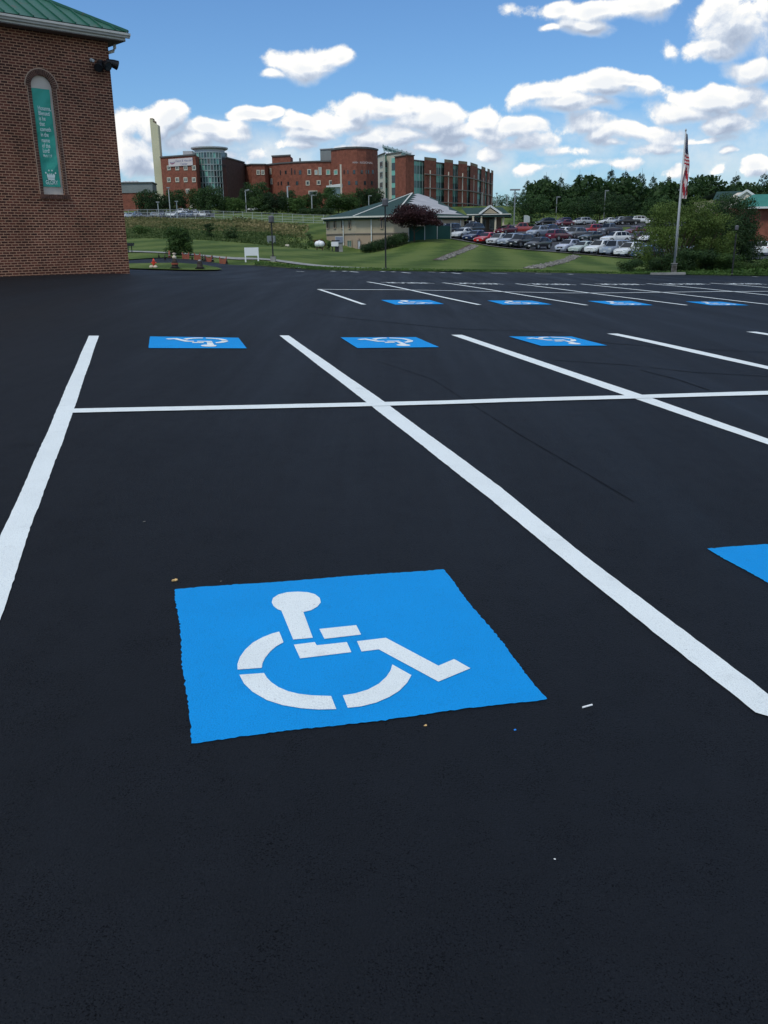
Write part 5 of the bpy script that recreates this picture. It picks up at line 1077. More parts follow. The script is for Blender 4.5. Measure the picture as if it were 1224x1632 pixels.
# portico
pz = ZY(780, 344, 149); pc = [PX(744, 150), PX(812, 149), PX(814, 158), PX(746, 159)]
Bp = Bld('entrance_portico', (*pc[0], h1(*pc[0])), 'cream columned porch with a white gable at the right end of the tan building', 'porch')
mb = MB()
for a, b in zip(pc, pc[1:]+pc[:1]): mb.beam((*a, pz), (*b, pz), .35, .35)
Bp.b(mb, 'beam', 'greenroof2'); mb = MB()
for a, b in ((pc[0], pc[1]), (pc[1], pc[2])): mb.beam((a[0], a[1]-.1, pz+.24), (b[0], b[1]-.1, pz+.24), .4, .14)
Bp.b(mb, 'gutter', 'gutter')
gx0, gx1, gp = PX(764, 149.3), PX(800, 149.3), PX(781, 149.3); zr = ZY(781, 328.5, 149.3); ze = pz+.32
mb = MB(); bk = np.array([0, 9.]); rl, rr2 = PX(744, 153), PX(812, 152)
mb.quad((*gx0, ze), (*gp, zr), (*(gp+bk), zr), (*(gx0+bk), ze)); mb.quad((*gp, zr), (*gx1, ze), (*(gx1+bk), ze), (*(gp+bk), zr)); mb.quad((*pc[0], ze), (*pc[1], ze), (pc[1][0]-2.0, pc[1][1]+4.5, zr-.05), (pc[0][0]-.5, pc[0][1]+4.5, zr-.05)); mb.quad((*pc[1], ze), (*pc[2], ze), (pc[2][0]-2, pc[2][1]-4, zr-.05), (pc[1][0]-2.0, pc[1][1]+4.5, zr-.05)); mb.quad((pc[0][0]-.5, pc[0][1]+4.5, zr-.05), (pc[1][0]-2, pc[1][1]+4.5, zr-.05), (*pc[2], ze), (*pc[3], ze)); Bp.b(mb, 'roof', 'greenroof2')
mb = MB(); mb.beam((*gx0, ze), (*gp, zr+.05), .3, .30); mb.beam((*gx1, ze), (*gp, zr+.05), .3, .30); Bp.b(mb, 'gable_trim', 'trim'); mb = MB(); mb.quad((gx0[0]+.7, gx0[1]-.05, ze+.08), (gx1[0]-.7, gx1[1]-.05, ze+.08), (gp[0], gp[1]-.05, zr-.3)); Bp.b(mb, 'gable_panel', 'stucco')
for px in (754.5, 767.7, 790.3, 802.8):
    q = PX(px, 149.6); zg = h1(*q); mb = MB(); mb.lathe([(.26, -.3), (.26, .45), (.17, .5), (.15, pz-zg-.2), (.2, pz-zg-.12), (.2, pz-zg)], c=(q[0], q[1], zg), seg=14); Bp.b(mb, 'column', 'cream')
bw = [PX(744, 158), PX(800, 157)]; zg = h1(*bw[0])-.5; Bp.wall('back_wall', bw, zg, pz, 'stucco2')
for x0, x1, y0, y1, nm in ((746, 751, 350, 369, 'window'), (763, 768.5, 352, 370, 'door'), (769.5, 774, 352, 370, 'door'), (781, 788, 349, 364, 'window'), (756, 761, 350, 362, 'window')): window(Bp, bw, x0, x1, y0, y1, 'glass', 'trim', name=nm, fw=.1)
# green privacy screen
fpts = [PX(651, 124), PX(677, 122.5), PX(720, 128)]; Bf = Bld('privacy_screen', (*fpts[0], h1(*fpts[0])), 'dark green screened fence enclosure beside the maroon maple', 'fence')
for a, b in zip(fpts, fpts[1:]):
    mb = MB(); za, zb2 = h1(*a), h1(*b); d = (b-a)/np.hypot(*(b-a)); nn_ = np.array([-d[1], d[0]])*.02
    tp = 2.05; mb.prism([(a[0], a[1], za+.05), (b[0], b[1], zb2+.05), (b[0], b[1], zb2+tp-.3), (a[0], a[1], za+tp)], (0, 0, 0), (nn_[0], nn_[1], 0)); Bf.b(mb, 'screen_panel', 'fencegreen', fixn=True)
for px, Y in ((651.5, 123.8), (677, 122.2), (697, 125), (719, 127.8)):
    q = PX(px, Y); zg = h1(*q); mb = MB(); mb.tube([(q[0], q[1], zg-.2), (q[0], q[1], zg+2.15)], .05, 8); Bf.b(mb, 'post', 'galv')
# propane tank, generator, utility boxes
q = spot(509.5, 116); t = thing('propane_tank', q, 'white double bulb propane tank on legs left of the tan building', 'tank'); hz = ZY(510, 389, 116)-q[2]
mb = MB(); w_ = px_size(510, 116, 14.5)/2
for s in (-1, 1):
    prof = [(0.001, -.0)]; 
    mb.lathe([(.02, -.40), (.26, -.34), (.40, -.15), (.42, .05), (.33, .27), (.12, .38), (.02, .39)], c=(s*(w_-.42), 0, hz), seg=16)
mb.build('vessel', M['tank'], t, smooth=True); mb = MB(); mb.lathe([(.15, 0), (.15, .16), (.05, .2)], c=(0, 0, hz+.28), seg=12); mb.build('valve_dome', M['tank'], t)
for s in (-.35, .35): mb = MB(); mb.box((s, 0, (hz-.3)/2), (.12, .4, hz-.3)); mb.build('leg', M['mulch'], t)
q = spot(534, 120); t = thing('generator', q, 'white generator box with dark hood on the wall side of the white tank', 'generator'); zc = ZY(534, 389, 120)-q[2]
mb = MB(); mb.box((0, 0, zc), (.95, .8, .62)); mb.build('cabinet', M['tank'], t, bevel=.05); mb = MB(); mb.box((.1, 0, zc+.42), (1.05, .85, .14)); mb.build('hood', M['plastic'], t); mb = MB(); mb.box((.25, 0, (zc-.3)/2), (.5, .5, zc-.3)); mb.box((-.35, 0, (zc-.3)/2), (.1, .5, zc-.3)); mb.build('stand', M['plastic'], t)
q = spot(541, 124); t = thing('air_conditioner', q, 'grey slatted air conditioning unit against the tan wall', 'air conditioner'); zc = ZY(541, 382, 124)-q[2]
mb = MB(); mb.box((0, 0, zc), (1.1, .7, .85)); mb.build('casing', M['galv'], t, bevel=.02); mb = MB()
for k in range(5): mb.box((0, -.37, zc-.3+.15*k), (.95, .04, .05))
mb.build('grille', M['signblue'], t); mb = MB(); mb.box((0, 0, (zc-.4)/2), (.9, .5, zc-.4)); mb.build('stand', M['concrete'], t)
q = spot(433, 112); t = thing('utility_cabinet', q, 'grey green utility cabinet in the meadow behind the left lamp post', 'utility box')
mb = MB(); mb.box((0, 0, .5), (1.0, .5, 1.1)); mb.build('cabinet', M['greymetal'], t, bevel=.02); mb = MB(); mb.box((-.25, -.26, .55), (.42, .02, .8)); mb.box((.25, -.26, .55), (.42, .02, .8)); mb.build('door', M['greymetal'], t)
q = spot(458, 108); t = thing('utility_pedestal', q, 'small pale utility pedestal in the grass right of the grey cabinet', 'utility box'); mb = MB(); mb.box((0, 0, .15), (.5, .35, .35), taper=.9); mb.build('housing', M['panel'], t, bevel=.02)
# hillside railing
fp_ = [(150, 191), (210, 193), (300, 196), (420, 200), (517, 202), (620, 205)]
P_ = []
for (a, Ya), (b, Yb) in zip(fp_, fp_[1:]):
    n = int((b-a)/15)
    for k in range(n): P_.append(spot(a+(b-a)*k/n, Ya+(Yb-Ya)*k/n))
t = thing('hillside_railing', P_[0], 'long pale chain-link fence along the top of the meadow', 'fence'); O = P_[0]
for i, q in enumerate(P_): mb = MB(); mb.tube([tuple(q-O-np.array([0, 0, .3])), tuple(q-O+np.array([0, 0, 1.85]))], .055, 6); mb.build('post', M['galv'], t)
mb = MB()
for a, b in zip(P_, P_[1:]):
    for zz in (.15, .65, 1.2, 1.8): mb.beam(a-O+np.array([0, 0, zz]), b-O+np.array([0, 0, zz]), .05, .055)
    n = 7
    for k in range(n): q = a+(b-a)*k/n-O; mb.beam(q+np.array([0, 0, .1]), q+np.array([0, 0, 1.8]), .018)
mb.build('rails', M['galv'], t)
# distant light poles
def pole(px, Y, top, label, head='box', w=.10, m='galv'):
    q = spot(px, Y); hh = ZY(px, top, Y)-q[2]; t = thing('light_pole', q, label, 'light pole', 'tall grey light poles'); mb = MB(); mb.tube([(0, 0, -.2), (0, 0, hh)], w, 8); mb.build('pole', M[m], t)
    mb = MB()
    if head == 'tee': mb.box((0, 0, hh), (1.9, .5, .28))
    elif head == 'arm': mb.box((.35, 0, hh), (.9, .35, .22))
    else: mb.box((0, 0, hh), (.7, .5, .25))
    mb.build('lamp_head', M['grey'], t)
for a in ((257.5, 213, 322, 'short grey light pole right of the chimney foot'), (276, 212, 299, 'tallest grey pole in front of the banner block'), (287, 214, 321, 'grey light pole right of the tallest one'), (396, 262, 303, 'grey pole by the white arched entrance', 'arm'), (462, 265, 297, 'pale pole on the slope below the curved building', 'arm', .2), (499.5, 260, 311, 'pale pole above the clipped hedge', 'arm', .14), (589, 250, 312, 'short pole behind the green roof', 'arm'),
          (789.5, 300, 308, 'thin pole nearest the ward building'), (806, 330, 314, 'small thin pole far off right of the ward building'), (818, 175, 302.5, 'dark tee headed pole left of the dark trees', 'tee', .11, 'grey'), (884, 228, 314, 'pole between the first two rounded trees', 'arm', .12, 'grey'), (959.5, 226, 304, 'pole between the rounded trees behind the rear row', 'arm', .12, 'grey'), (1076, 230, 303, 'pole showing above the willow left of the flag', 'box', .1, 'bark')): pole(*a)
# grey sign panel and red block beside the lot
q = spot(838, 188); t = thing('entrance_sign', q, 'grey white sign panel on a red base left of the rear parking', 'sign'); z0, z1_ = ZY(838, 354.5, 188)-q[2], ZY(838, 343, 188)-q[2]
mb = MB(); w_ = px_size(838, 188, 8.5); mb.prism([(-w_/2, 0, z0), (w_/2, 0, z0), (w_/2, 0, z1_-.3), (w_*.1, 0, z1_), (-w_/2, 0, z1_)], (0, 0, 0), (0, .2, 0)); mb.build('panel', M['galv'], t, fixn=True); mb = MB(); mb.box((0, .1, z0/2-.1), (w_*1.1, .5, z0)); mb.build('base', M['soldier'], t)
q = spot(820.5, 165); t = thing('stone_pier', q, 'pale square pier at the lot entrance right of the porch', 'pier'); mb = MB(); mb.box((0, 0, .5), (.75, .7, 1.2)); mb.build('block', M['panel'], t, bevel=.03); mb = MB(); mb.box((0, 0, 1.15), (.9, .85, .12)); mb.build('cap', M['concrete'], t)
for i, px in enumerate((812, 829, 843)): tree(px, 168, 355, 11, 'bush', 'leafd', 'small dark shrub by the lot entrance, %s' % ['next to the porch', 'right of the pale pier', 'under the grey sign'][i], 'shrub', n=500, size=.08, name='shrub')
# ---- teal roofed brick building at the right edge
zt1 = ZY(1200, 332, 150); pts = [PX(1130, 160), PX(1330, 145)]; Br = Bld('teal_roofed_building', (*pts[0], h1(*pts[0])), 'red brick building with teal metal roof and white gable at the right edge')
Br.wall('wall', [PX(1190, 150), PX(1340, 146)], h1(*PX(1200, 150))-1, ZY(1200, 329, 150), 'brickfar', back=14)
mb = MB(); e0, e1 = PX(1186, 149), PX(1345, 145); r0, r1_ = PX(1198, 158), PX(1345, 154); ze, zr = ZY(1210, 330, 149), ZY(1210, 309.5, 157)
mb.quad((*e0, ze), (*e1, ze), (*r1_, zr), (*r0, zr)); mb.quad((*e0, ze), (*r0, zr), (r0[0]-1, r0[1]+9, ze)); mb.quad((*r0, zr), (*r1_, zr), (r1_[0], r1_[1]+9, ze), (r0[0]-1, r0[1]+9, ze)); Br.b(mb, 'roof', 'tealroof')
mb = MB(); mb.beam((*e0, ze-.1), (*e1, ze-.1), .3, .3); Br.b(mb, 'gutter', 'trim')
mb = MB(); a0_, a1_ = PX(1135, 172), PX(1200, 170); b0_ = PX(1140, 178); z0_, z1_ = ZY(1160, 318, 171), ZY(1160, 304.5, 176); mb.quad((*a0_, z0_), (*a1_, z0_), (a1_[0], a1_[1]+6, z1_), (b0_[0], b0_[1], z1_)); mb.quad((a0_[0], a0_[1]+14, z0_), (a1_[0], a1_[1]+14, z0_), (a1_[0], a1_[1]+6, z1_), (b0_[0], b0_[1], z1_)); Br.b(mb, 'rear_roof', 'greenroof2'); Br.wall('rear_wall', [a0_+np.array([.5, .6]), a1_+np.array([0, .6])], h1(*a0_)-1, z0_, 'stucco', back=11)
g0, g1, gp_ = PX(1174, 164), PX(1202, 163), PX(1187.5, 164); zg0, zg1 = ZY(1180, 313, 164), ZY(1187, 303.5, 164); mb = MB(); mb.beam((*g0, zg0), (*gp_, zg1), .4, .3); mb.beam((*g1, zg0), (*gp_, zg1), .4, .3); Br.b(mb, 'gable_trim', 'trim')
mb = MB(); mb.prism([(g0[0]+.3, g0[1]+.3, zg0-2.6), (g1[0]-.3, g1[1]+.3, zg0-2.6), (g1[0]-.3, g1[1]+.3, zg0), (gp_[0], gp_[1]+.3, zg1-.2), (g0[0]+.3, g0[1]+.3, zg0)], (0, 0, 0), (0, 4, 0)); Br.b(mb, 'gable_wall', 'panel', fixn=True)
# ---- hospital
def hz(px, Y=330): return h1(*PX(px, Y))-1.5
# warehouse
Bw = Bld('low_warehouse', (*PX(200, 296), hz(220, 296)), 'low brick warehouse with grey metal upper band left of the chimney'); w0 = [PX(120, 296), PX(246, 296), PX(251, 306)]
zA, zB = ZY(220, 307, 296), ZY(220, 292, 296); Bw.wall('brick_wall', w0, hz(220, 296), zA, 'brickfar'); wq = [p+np.array([0, -.25]) for p in w0]; Bw.wall('metal_band', [wq[0], wq[1], wq[2]+np.array([.3, 0])], zA, zB, 'greymetal', cap=.35); mb = MB(); mb.quad((*w0[0], zB-.02), (*w0[1], zB-.02), (*w0[2], zB-.02), (w0[0][0], 330, zB-.02)); Bw.b(mb, 'roof', 'greymetal')
for px in (203, 209, 215, 221): mb = MB(); q = PX(px, 299); mb.lathe([(.9, 0), (1.0, .4), (.6, .8), (.1, .95)], c=(q[0], q[1], zB), seg=12); Bw.b(mb, 'roof_vent', 'galv')
# chimney
q = PX(258, 338); zc0, zct = hz(258, 338), ZY(254, 191, 338); mb = MB(); t = thing('chimney_stack', (*q, zc0), 'tall cream chimney stack with sloping top left of the banner block', 'chimney')
w_ = px_size(258, 338, 10.5); hh = zct-zc0; sl = ZY(254, 200, 338)-zc0
mb.prism([(-w_/2, -1.6, 0), (w_/2, -1.6, 0), (w_/2, -1.6, sl), (-w_*.1, -1.6, sl+1.0), (-w_*.1, -1.6, hh), (-w_/2, -1.6, hh)], (0, 0, 0), (0, 3.2, 0)); mb.build('shaft', M['chimney'], t, fixn=True); mb = MB(); mb.box((-w_*.30, 0, hh+.15), (w_*.36, 2.6, .5)); mb.box((w_*.02, 0, sl+.9), (w_*.2, 2.6, 1.0)); mb.build('flue', M['capc'], t)
# banner block + glass tower + dark wing
Bh = Bld('hospital_tower_block', (*PX(300, 330), hz(300)), 'red brick hospital block with white banner joined to a round glass tower')
f1 = [PX(262, 334), PX(317, 326)]; ztop = ZY(290, 249.5, 330); Bh.wall('brick_wall', f1, hz(290), ztop, 'brickfar', cap=.45, back=18)
for y in (267.5, 286.5):
    for k in range(4): window(Bh, f1, 267+13.3*k, 272+13.3*k, y-2.6, y+2.6, 'glass', 'beige', mull=1, fw=.3)
window(Bh, f1, 297, 302, 302, 307, 'glass', 'beige', fw=.3, mull=1)
window(Bh, f1, 303, 309, 318, 330, 'beige', 'beige', name='doorway', fw=.3)
pb = [PX(298, 336), PX(313, 336)]; Bh.wall('plant_room', pb, ztop, ZY(305, 240.5, 336), 'galv', back=8)
def sector(cx, Y, rpx, a0, a1, n=24):
    c = PX(cx, Y); r = px_size(cx, Y, rpx); return c, r, [c+np.array([r*math.sin(math.radians(a0+(a1-a0)*k/n)), -r*math.cos(math.radians(a0+(a1-a0)*k/n))]) for k in range(n+1)]
cT, rT, tp_ = sector(340, 338, 23.5, -100, 100, 20); zt0, zt1 = hz(340), ZY(340, 242, 338-rT)
Bh.wall('glass_tower', tp_, zt0, zt1, 'hglass')
mb = MB()
for p in tp_[::1]: d = (p-cT)/rT; q = p+d*.1; mb.beam((*q, zt0), (*q, zt1), .2)
zz = zt1
while zz > zt0:
    for a, b in zip(tp_, tp_[1:]): da, db = (a-cT)/rT*.12, (b-cT)/rT*.12; mb.beam((*(a+da), zz), (*(b+db), zz), .22, .28)
    zz -= 2.05
Bh.b(mb, 'mullion_grid', 'mullion')
for k in range(3, 17, 1):
    for j in range(7):
        if (k*7+j*5) % 3 == 0:
            a, b = tp_[k], tp_[k+1]; zt_ = zt1-2.05*(j*1.0)-.2; d = (a-cT)/rT*.05; mb = MB(); mb.quad((*(a+d), zt_-1.7), (*(b+d), zt_-1.7), (*(b+d), zt_), (*(a+d), zt_)); Bh.b(mb, 'tinted_pane', 'glass' if (k+j) % 2 else 'teal')
_, _, cp = sector(340, 338, 21, -180, 180, 36); zc_ = ZY(340, 236.5, 338-rT); Bh.wall('drum', cp[:-1]+[cp[0]], zt1, zc_, 'galv')
mb = MB(); mb.lathe([(rT*1.0, 0), (rT*1.10, .35), (rT*1.10, .75), (rT*.9, .9)], c=(cT[0], cT[1], zc_), seg=36); Bh.b(mb, 'roof_disc', 'galv')
mb = MB(); 
for s in (0,): mb.quad((*PX(317, 327), zt0), (*PX(319, 330), zt0), (*PX(319, 330), zt1-1), (*PX(317, 327), zt1-1))
Bh.b(mb, 'shadow_gap', 'glass')
gdk = [PX(358, 322), PX(364, 325)]; Bh.wall('dark_glass_bay', gdk, zt0, ZY(361, 244, 323), 'glass'); 
dk = [PX(364, 326), PX(393, 348)]; Bh.wall('dark_brick_wall', dk, zt0, ZY(370, 253, 330), 'brickdark', cap=.4, back=12)
mb = MB(); a, b = PX(372, 340), PX(382, 346); mb.quad((*a, ZY(373, 261, 340)), (*b, ZY(382, 262, 346)), (*b, ZY(382, 260, 346)), (*a, ZY(373, 254, 340))); Bh.b(mb, 'skylight', 'hglass')
# banner on the block
P, u, nn_ = seg_hit(f1, 288.5, 258.5); wv = px_size(289, 330, 44.5); hv = px_size(289, 330, 10); t = thing('hospital_banner', P+np.array([*nn_, 0])*.25, 'long white banner with lettering across the top of the brick block', 'banner', rz=math.atan2(u[1], u[0]))
mb = MB(); mb.box((0, 0, 0), (wv, .12, hv)); mb.build('sheet', M['flagwhite'], t)
def flat_text(txt, sc, x, z, m, par, name='lettering', y=-.075, bold=.01, al='CENTER'):
    me = text_mesh(txt, sc, al, bold)
    for v in me.vertices: v.co = (v.co.x+x, y, v.co.y+z)
    me.materials.append(M[m]); return link_mesh(name, me, par)
flat_text('Heart & Vascular', 1.12, wv*.14, .08, 'signblue', t); flat_text('Center', 1.12, wv*.14, -1.0, 'signblue', t)
mb = MB()
for k in range(8):
    a, b = math.radians(200+k*18), math.radians(218+k*18); mb.quad(*[(-wv*.34+1.3*math.cos(q)*(1), -.08, .5+r*math.sin(q)) for q, r in ((a, .8), (b, .8), (b, 1.05), (a, 1.05))])
mb.build('logo_swoosh', M['mudred'], t); flat_text('Health', .9, -wv*.33, -.25, 'signblue', t)
# white arched entrance
t = thing('arched_entrance', (*PX(398, 280), h1(*PX(398, 280))), 'white arched entrance frame among the trees left of the big tree', 'entrance'); zt_ = ZY(398, 307, 280)-h1(*PX(398, 280)); w_ = px_size(398, 280, 11)
for s in (-1, 1): mb = MB(); mb.box((s*w_/2, 0, zt_/2), (.45, .5, zt_)); mb.build('pillar', M['galv'], t)
mb = MB(); mb.prism([(-w_*.62, -.3, zt_), (w_*.62, -.3, zt_), (w_*.55, -.3, zt_+.6), (0, -.3, zt_+1.0), (-w_*.55, -.3, zt_+.6)], (0, 0, 0), (0, 1.2, 0)); mb.build('arch', M['galv'], t, fixn=True); mb = MB(); mb.quad((-w_/2+.2, .2, .0), (w_/2-.2, .2, 0), (w_/2-.2, .2, zt_), (-w_/2+.2, .2, zt_)); mb.build('glass_doors', M['hglass'], t)
# curved centre
Bc = Bld('curved_brick_building', (*PX(500, 340), hz(480)), 'long curved red brick hospital wing in the centre')
l1 = [PX(392, 350), PX(404, 345), PX(425, 346), PX(430, 350)]; Bc.wall('brick_wall', l1, hz(410, 345), ZY(410, 262.5, 345), 'brickfar', cap=.4, back=15)
arcp = [PX(px, Y) for px, Y in ((430, 352), (438, 349), (450, 346), (470, 343), (490, 341), (510, 340), (531, 340))]
Bc.wall('curved_wall', arcp, hz(480, 345), ZY(480, 259.2, 342), 'brickfar', cap=.45, back=20)
Bc.wall('stair_block', [PX(437, 349), PX(466, 346)], ZY(450, 262, 348), ZY(450, 249.5, 348), 'brickfar', cap=.5, back=10)
Bc.wall('plant_screen', [PX(513, 346), PX(532, 344)], ZY(520, 261, 345), ZY(520, 238, 345), 'greymetal', cap=.3, capm='galv', back=10)
arc2 = [PX(px, Y) for px, Y in ((530, 339), (540, 335.5), (555, 332.5), (570, 332), (585, 333.5), (596, 337), (603, 342))]
zq = ZY(550, 237.5, 334); Bc.wall('tall_curved_wall', arc2, hz(560, 340), zq, 'brickfar', cap=.6, back=22)
mb = MB(); q = PX(481, 345); mb.tube([(*q, ZY(481, 260, 345)), (*q, ZY(481, 252, 345))], .3, 8); Bc.b(mb, 'roof_flue', 'darkcap')
wn_ = [(447, 272, 278, 1.4, 'glass', None), (455.5, 272.5, 277, 2.6, 'glass', None), (465, 269, 277.5, 1.4, 'glass', None), (470, 272, 277.5, 1.6, 'glass', None), (478.5, 272, 277.5, 3.6, 'glass', None), (493, 271, 277.5, 4.5, 'glass', 'beige'), (504, 272, 277.5, 3.4, 'mullion', 'beige'), (510, 268, 277.5, 3.6, 'mullion', 'beige'), (523, 271.5, 277.5, 5, 'teal', 'beige'), (535.5, 271.5, 277.5, 5, 'teal', 'beige'),
       (443.5, 290.5, 295, 1.4, 'glass', None), (448.5, 289.5, 294.5, 1.8, 'glass', None), (459.5, 290, 294.5, 2.6, 'glass', None), (473.5, 289.5, 294.5, 3.6, 'glass', None), (490.5, 289, 294.5, 4.5, 'glass', 'beige'), (508, 288.5, 293.5, 4.5, 'glass', 'beige'), (527.5, 288.5, 294, 4.5, 'glass', 'beige'), (499, 305, 311, 12, 'glass', 'beige')]
for x, y0, y1, w_, m_, fr_ in wn_: window(Bc, arcp+arc2, x-w_/2, x+w_/2, y0, y1, m_, fr_, fw=.28)
for x, w_ in ((548.5, 1.4), (554.5, 1.6), (564.5, 3.2), (576.5, 3), (583.5, 1.4), (587, 1.4), (594, 2)): window(Bc, arc2, x-w_/2, x+w_/2, 271.5, 276.5, 'glass', None)
for x, w_ in ((556.5, 3.2), (568, 3.2), (581.5, 3), (592.5, 2.4)): window(Bc, arc2, x-w_/2, x+w_/2, 289, 294, 'glass', None)
for x in (411.5, 418.7): window(Bc, l1, x-1.9, x+1.9, 272, 277.5, 'glass', 'beige', fw=.28, mull=1)
for x, y in ((431.5, 273), (433, 289)): window(Bc, arcp, x-1.2, x+1.2, y-3.5, y+3.5, 'galv', 'beige', fw=.28)
P, u, nn_ = seg_hit(arc2, 577, 259.5); me = text_mesh('AMH  REGIONAL', .95, bold=.02)
q = P+np.array([*nn_, 0])*.55; ls = link_mesh('wall_lettering', me, Bc.r); me.materials.append(M['letter'])
for v in me.vertices: v.co = tuple(q+np.array([*u, 0])*v.co.x*1.1+np.array([0, 0, v.co.y-.3])-Bc.o)
q = PX(544.5, 322); t = thing('entrance_canopy', (*q, h1(*q)), 'white canopy with a tall white mast before the curved brick wall', 'canopy'); zg = h1(*q)
mb = MB(); mb.box((0, 0, (ZY(544, 262, 322)-zg)/2), (.55, .55, ZY(544, 262, 322)-zg)); mb.build('mast', M['beige'], t); zt_ = ZY(537, 295, 322)-zg; w_ = px_size(537, 322, 20)
mb = MB(); mb.prism([(-w_+.3, 0, zt_-.1), (0.3, 0, zt_+.5), (.3, 0, zt_-.1)], (0, 0, 0), (0, 5, 0)); mb.box((-w_/2, 2.5, zt_-.4), (w_+.6, 5.5, .5)); mb.build('roof', M['trim'], t, fixn=True); mb = MB(); mb.box((-w_/2, 3, (zt_-.6)/2), (w_-.6, 4, zt_-.7)); mb.build('glass_lobby', M['mullion'], t)
# ward wing
Bq = Bld('ward_building', (*PX(700, 300), hz(700, 300)), 'five storey brick ward building with green glass bays right of the curved wing')
zw = ZY(690, 249.5, 300); zg = hz(700, 330)-3
# beige stair part
st = [PX(603, 310), PX(614.5, 300)]; zs = ZY(609, 246.5, 304); Bq.wall('beige_wall', st, zg, zs, 'beige', cap=.3)
for y in (262, 278.5, 295): window(Bq, st, 605.2, 610.8, y-3.5, y+3.5, 'glass', 'mullion', fw=.2, mull=1)
st2 = [PX(612.5, 301.5), PX(617.5, 303)]; Bq.wall('glass_strip', st2, zg, ZY(615, 246, 302), 'teal'); mb = MB()
for y in (262, 278.5, 295): window(Bq, st2, 613.6, 617.2, y-3.5, y+3.5, 'glass', None)
st3 = [PX(617, 302.5), PX(640, 297)]; Bq.wall('beige_return', st3, zg, ZY(628, 245, 300), 'beige', cap=.3, back=14)
st4 = [PX(624.5, 298), PX(630.5, 297)]; Bq.wall('glass_strip', st4, zg, ZY(627, 252, 298), 'teal')
for y in (265.5, 285.5, 305): window(Bq, st4, 624.8, 629.8, y-5, y+5, 'glass', None)
mb = MB(); a, b = at(610, 233, 304), at(655, 245.5, 300); a2, b2 = at(613, 240, 304), at(652, 250, 300); mb.beam(a, b, .5, .5); mb.beam(a, a2, .4); 
for k in range(7): t_ = k/6; mb.beam(a+(b-a)*t_, a2+(b2-a2)*t_+np.array([0, 0, -.8]), .22); mb.beam(a+(b-a)*t_+np.array([0, 0, .5]), a+(b-a)*min(1, t_+.16)+np.array([0, 3, -.5]), .18)
mb.beam(a+np.array([0, 4, 0]), b+np.array([0, 4, 0]), .5, .4); mb.beam(a2, b2, .3, .3); Bq.b(mb, 'roof_truss', 'mullion')
mb = MB(); mb.quad(a, b, b2, a2); Bq.b(mb, 'truss_glazing', 'hglass')
end = [PX(630, 297), PX(647, 292), PX(660, 295)]; Bq.wall('brick_wall', end[:2], zg, ZY(640, 249.5, 295), 'brickfar', cap=.3, back=12); Bq.wall('brick_wall', [end[1]+np.array([.05, .02]), end[2]], zg, zw-.2, 'brickfar', cap=.3, back=12)
def YW(px): return 297+ (px-660)*.30+max(0, px-745)**1.35*.22
front = [PX(px, YW(px)) for px in (658, 677, 690, 705, 720, 735, 748, 760, 770, 778, 784)]
back = [p+np.array([0.3, 2.6]) for p in front]
Bq.wall('glass_bays', back, zg, zw-1.3, 'hglass', cap=.4, back=16)
fl_ = 4.25; mb = MB(); mbt = MB()
zl = [zw-5.1-fl_*k for k in range(5)]
for k, z in enumerate([zw-1.3]+zl):      # teal spandrels
    for a, b in zip(back, back[1:]): a_, b_ = a+np.array([0, -.12]), b+np.array([0, -.12]); zt_ = z; zb_ = z-(1.3 if k == 0 else 2.1); mb.quad((*a_, zb_), (*b_, zb_), (*b_, zt_), (*a_, zt_))
Bq.b(mb, 'spandrels', 'teal'); mb = MB()
for a, b in zip(back, back[1:]):
    for t_ in np.linspace(0, 1, 5): q = a+(b-a)*t_+np.array([0, -.15]); mb.beam((*q, zg), (*q, zw-1.1), .14)
Bq.b(mb, 'mullions', 'mullion')
piers = [(676, 694.5), (707.5, 721), (729.5, 743.5), (748.5, 760), (766, 772.5), (775.5, 779.5), (781.5, 785)]
for i, (x0, x1) in enumerate(piers):
    a, b = PX(x0, YW(x0)), PX(x1, YW(x1)); mb = MB(); mb.uv = None; ring = [a, b, b+np.array([.3, 2.7]), a+np.array([.3, 2.7])]; mb.uv = []
    z1 = zw-.8
    for j in range(4): p_, q_ = ring[j], ring[(j+1) % 4]; l = np.hypot(*(q_-p_)); mb.quad((*p_, zg), (*q_, zg), (*q_, z1), (*p_, z1)); mb.uv += [(0, zg), (l, zg), (l, z1), (0, z1)]
    pr = Bq.b(mb, 'brick_pier', 'brickfar', fixn=True)
    mb = MB(); ring2 = [(*p_, z1) for p_ in ring]; mb.prism(ring2, (0, 0, 0), (0, 0, .9)); Bq.b(mb, 'pier_cap', 'capc', pr, fixn=True)
    m_ = (a+b)/2; mb = MB(); mb.box((m_[0], m_[1]-.15, (zg+z1-3)/2), (.35, .25, z1-3-zg)); Bq.b(mb, 'downpipe', 'beige', pr)
mb = MB()
for z in zl:
    for a, b in zip(front[1:], front[2:]): mb.beam((a[0], a[1]-.35, z), (b[0], b[1]-.35, z), .5, .32)
Bq.b(mb, 'sunshades', 'soffit'); mb = MB(); q = PX(767.5, YW(767.5)-1.0); mb.box((q[0], q[1], (zg+zw-9)/2), (.7, .6, zw-9-zg)); Bq.b(mb, 'corner_mast', 'beige')
# ------------------------------------------------------------ camera
cam = bpy.data.cameras.new('camera'); co = bpy.data.objects.new('camera', cam); COL.objects.link(co); scn.camera = co
cam.sensor_fit = 'VERTICAL'; cam.sensor_height = 36; cam.lens = 36*F/1632; cam.clip_end = 3000; cam.clip_start = .05
R3 = Matrix(((G[0][0], G[1][0], -G[2][0]), (G[0][1], G[1][1], -G[2][1]), (G[0][2], G[1][2], -G[2][2])))
co.matrix_world = Matrix.Translation(CAM)@R3.to_4x4()
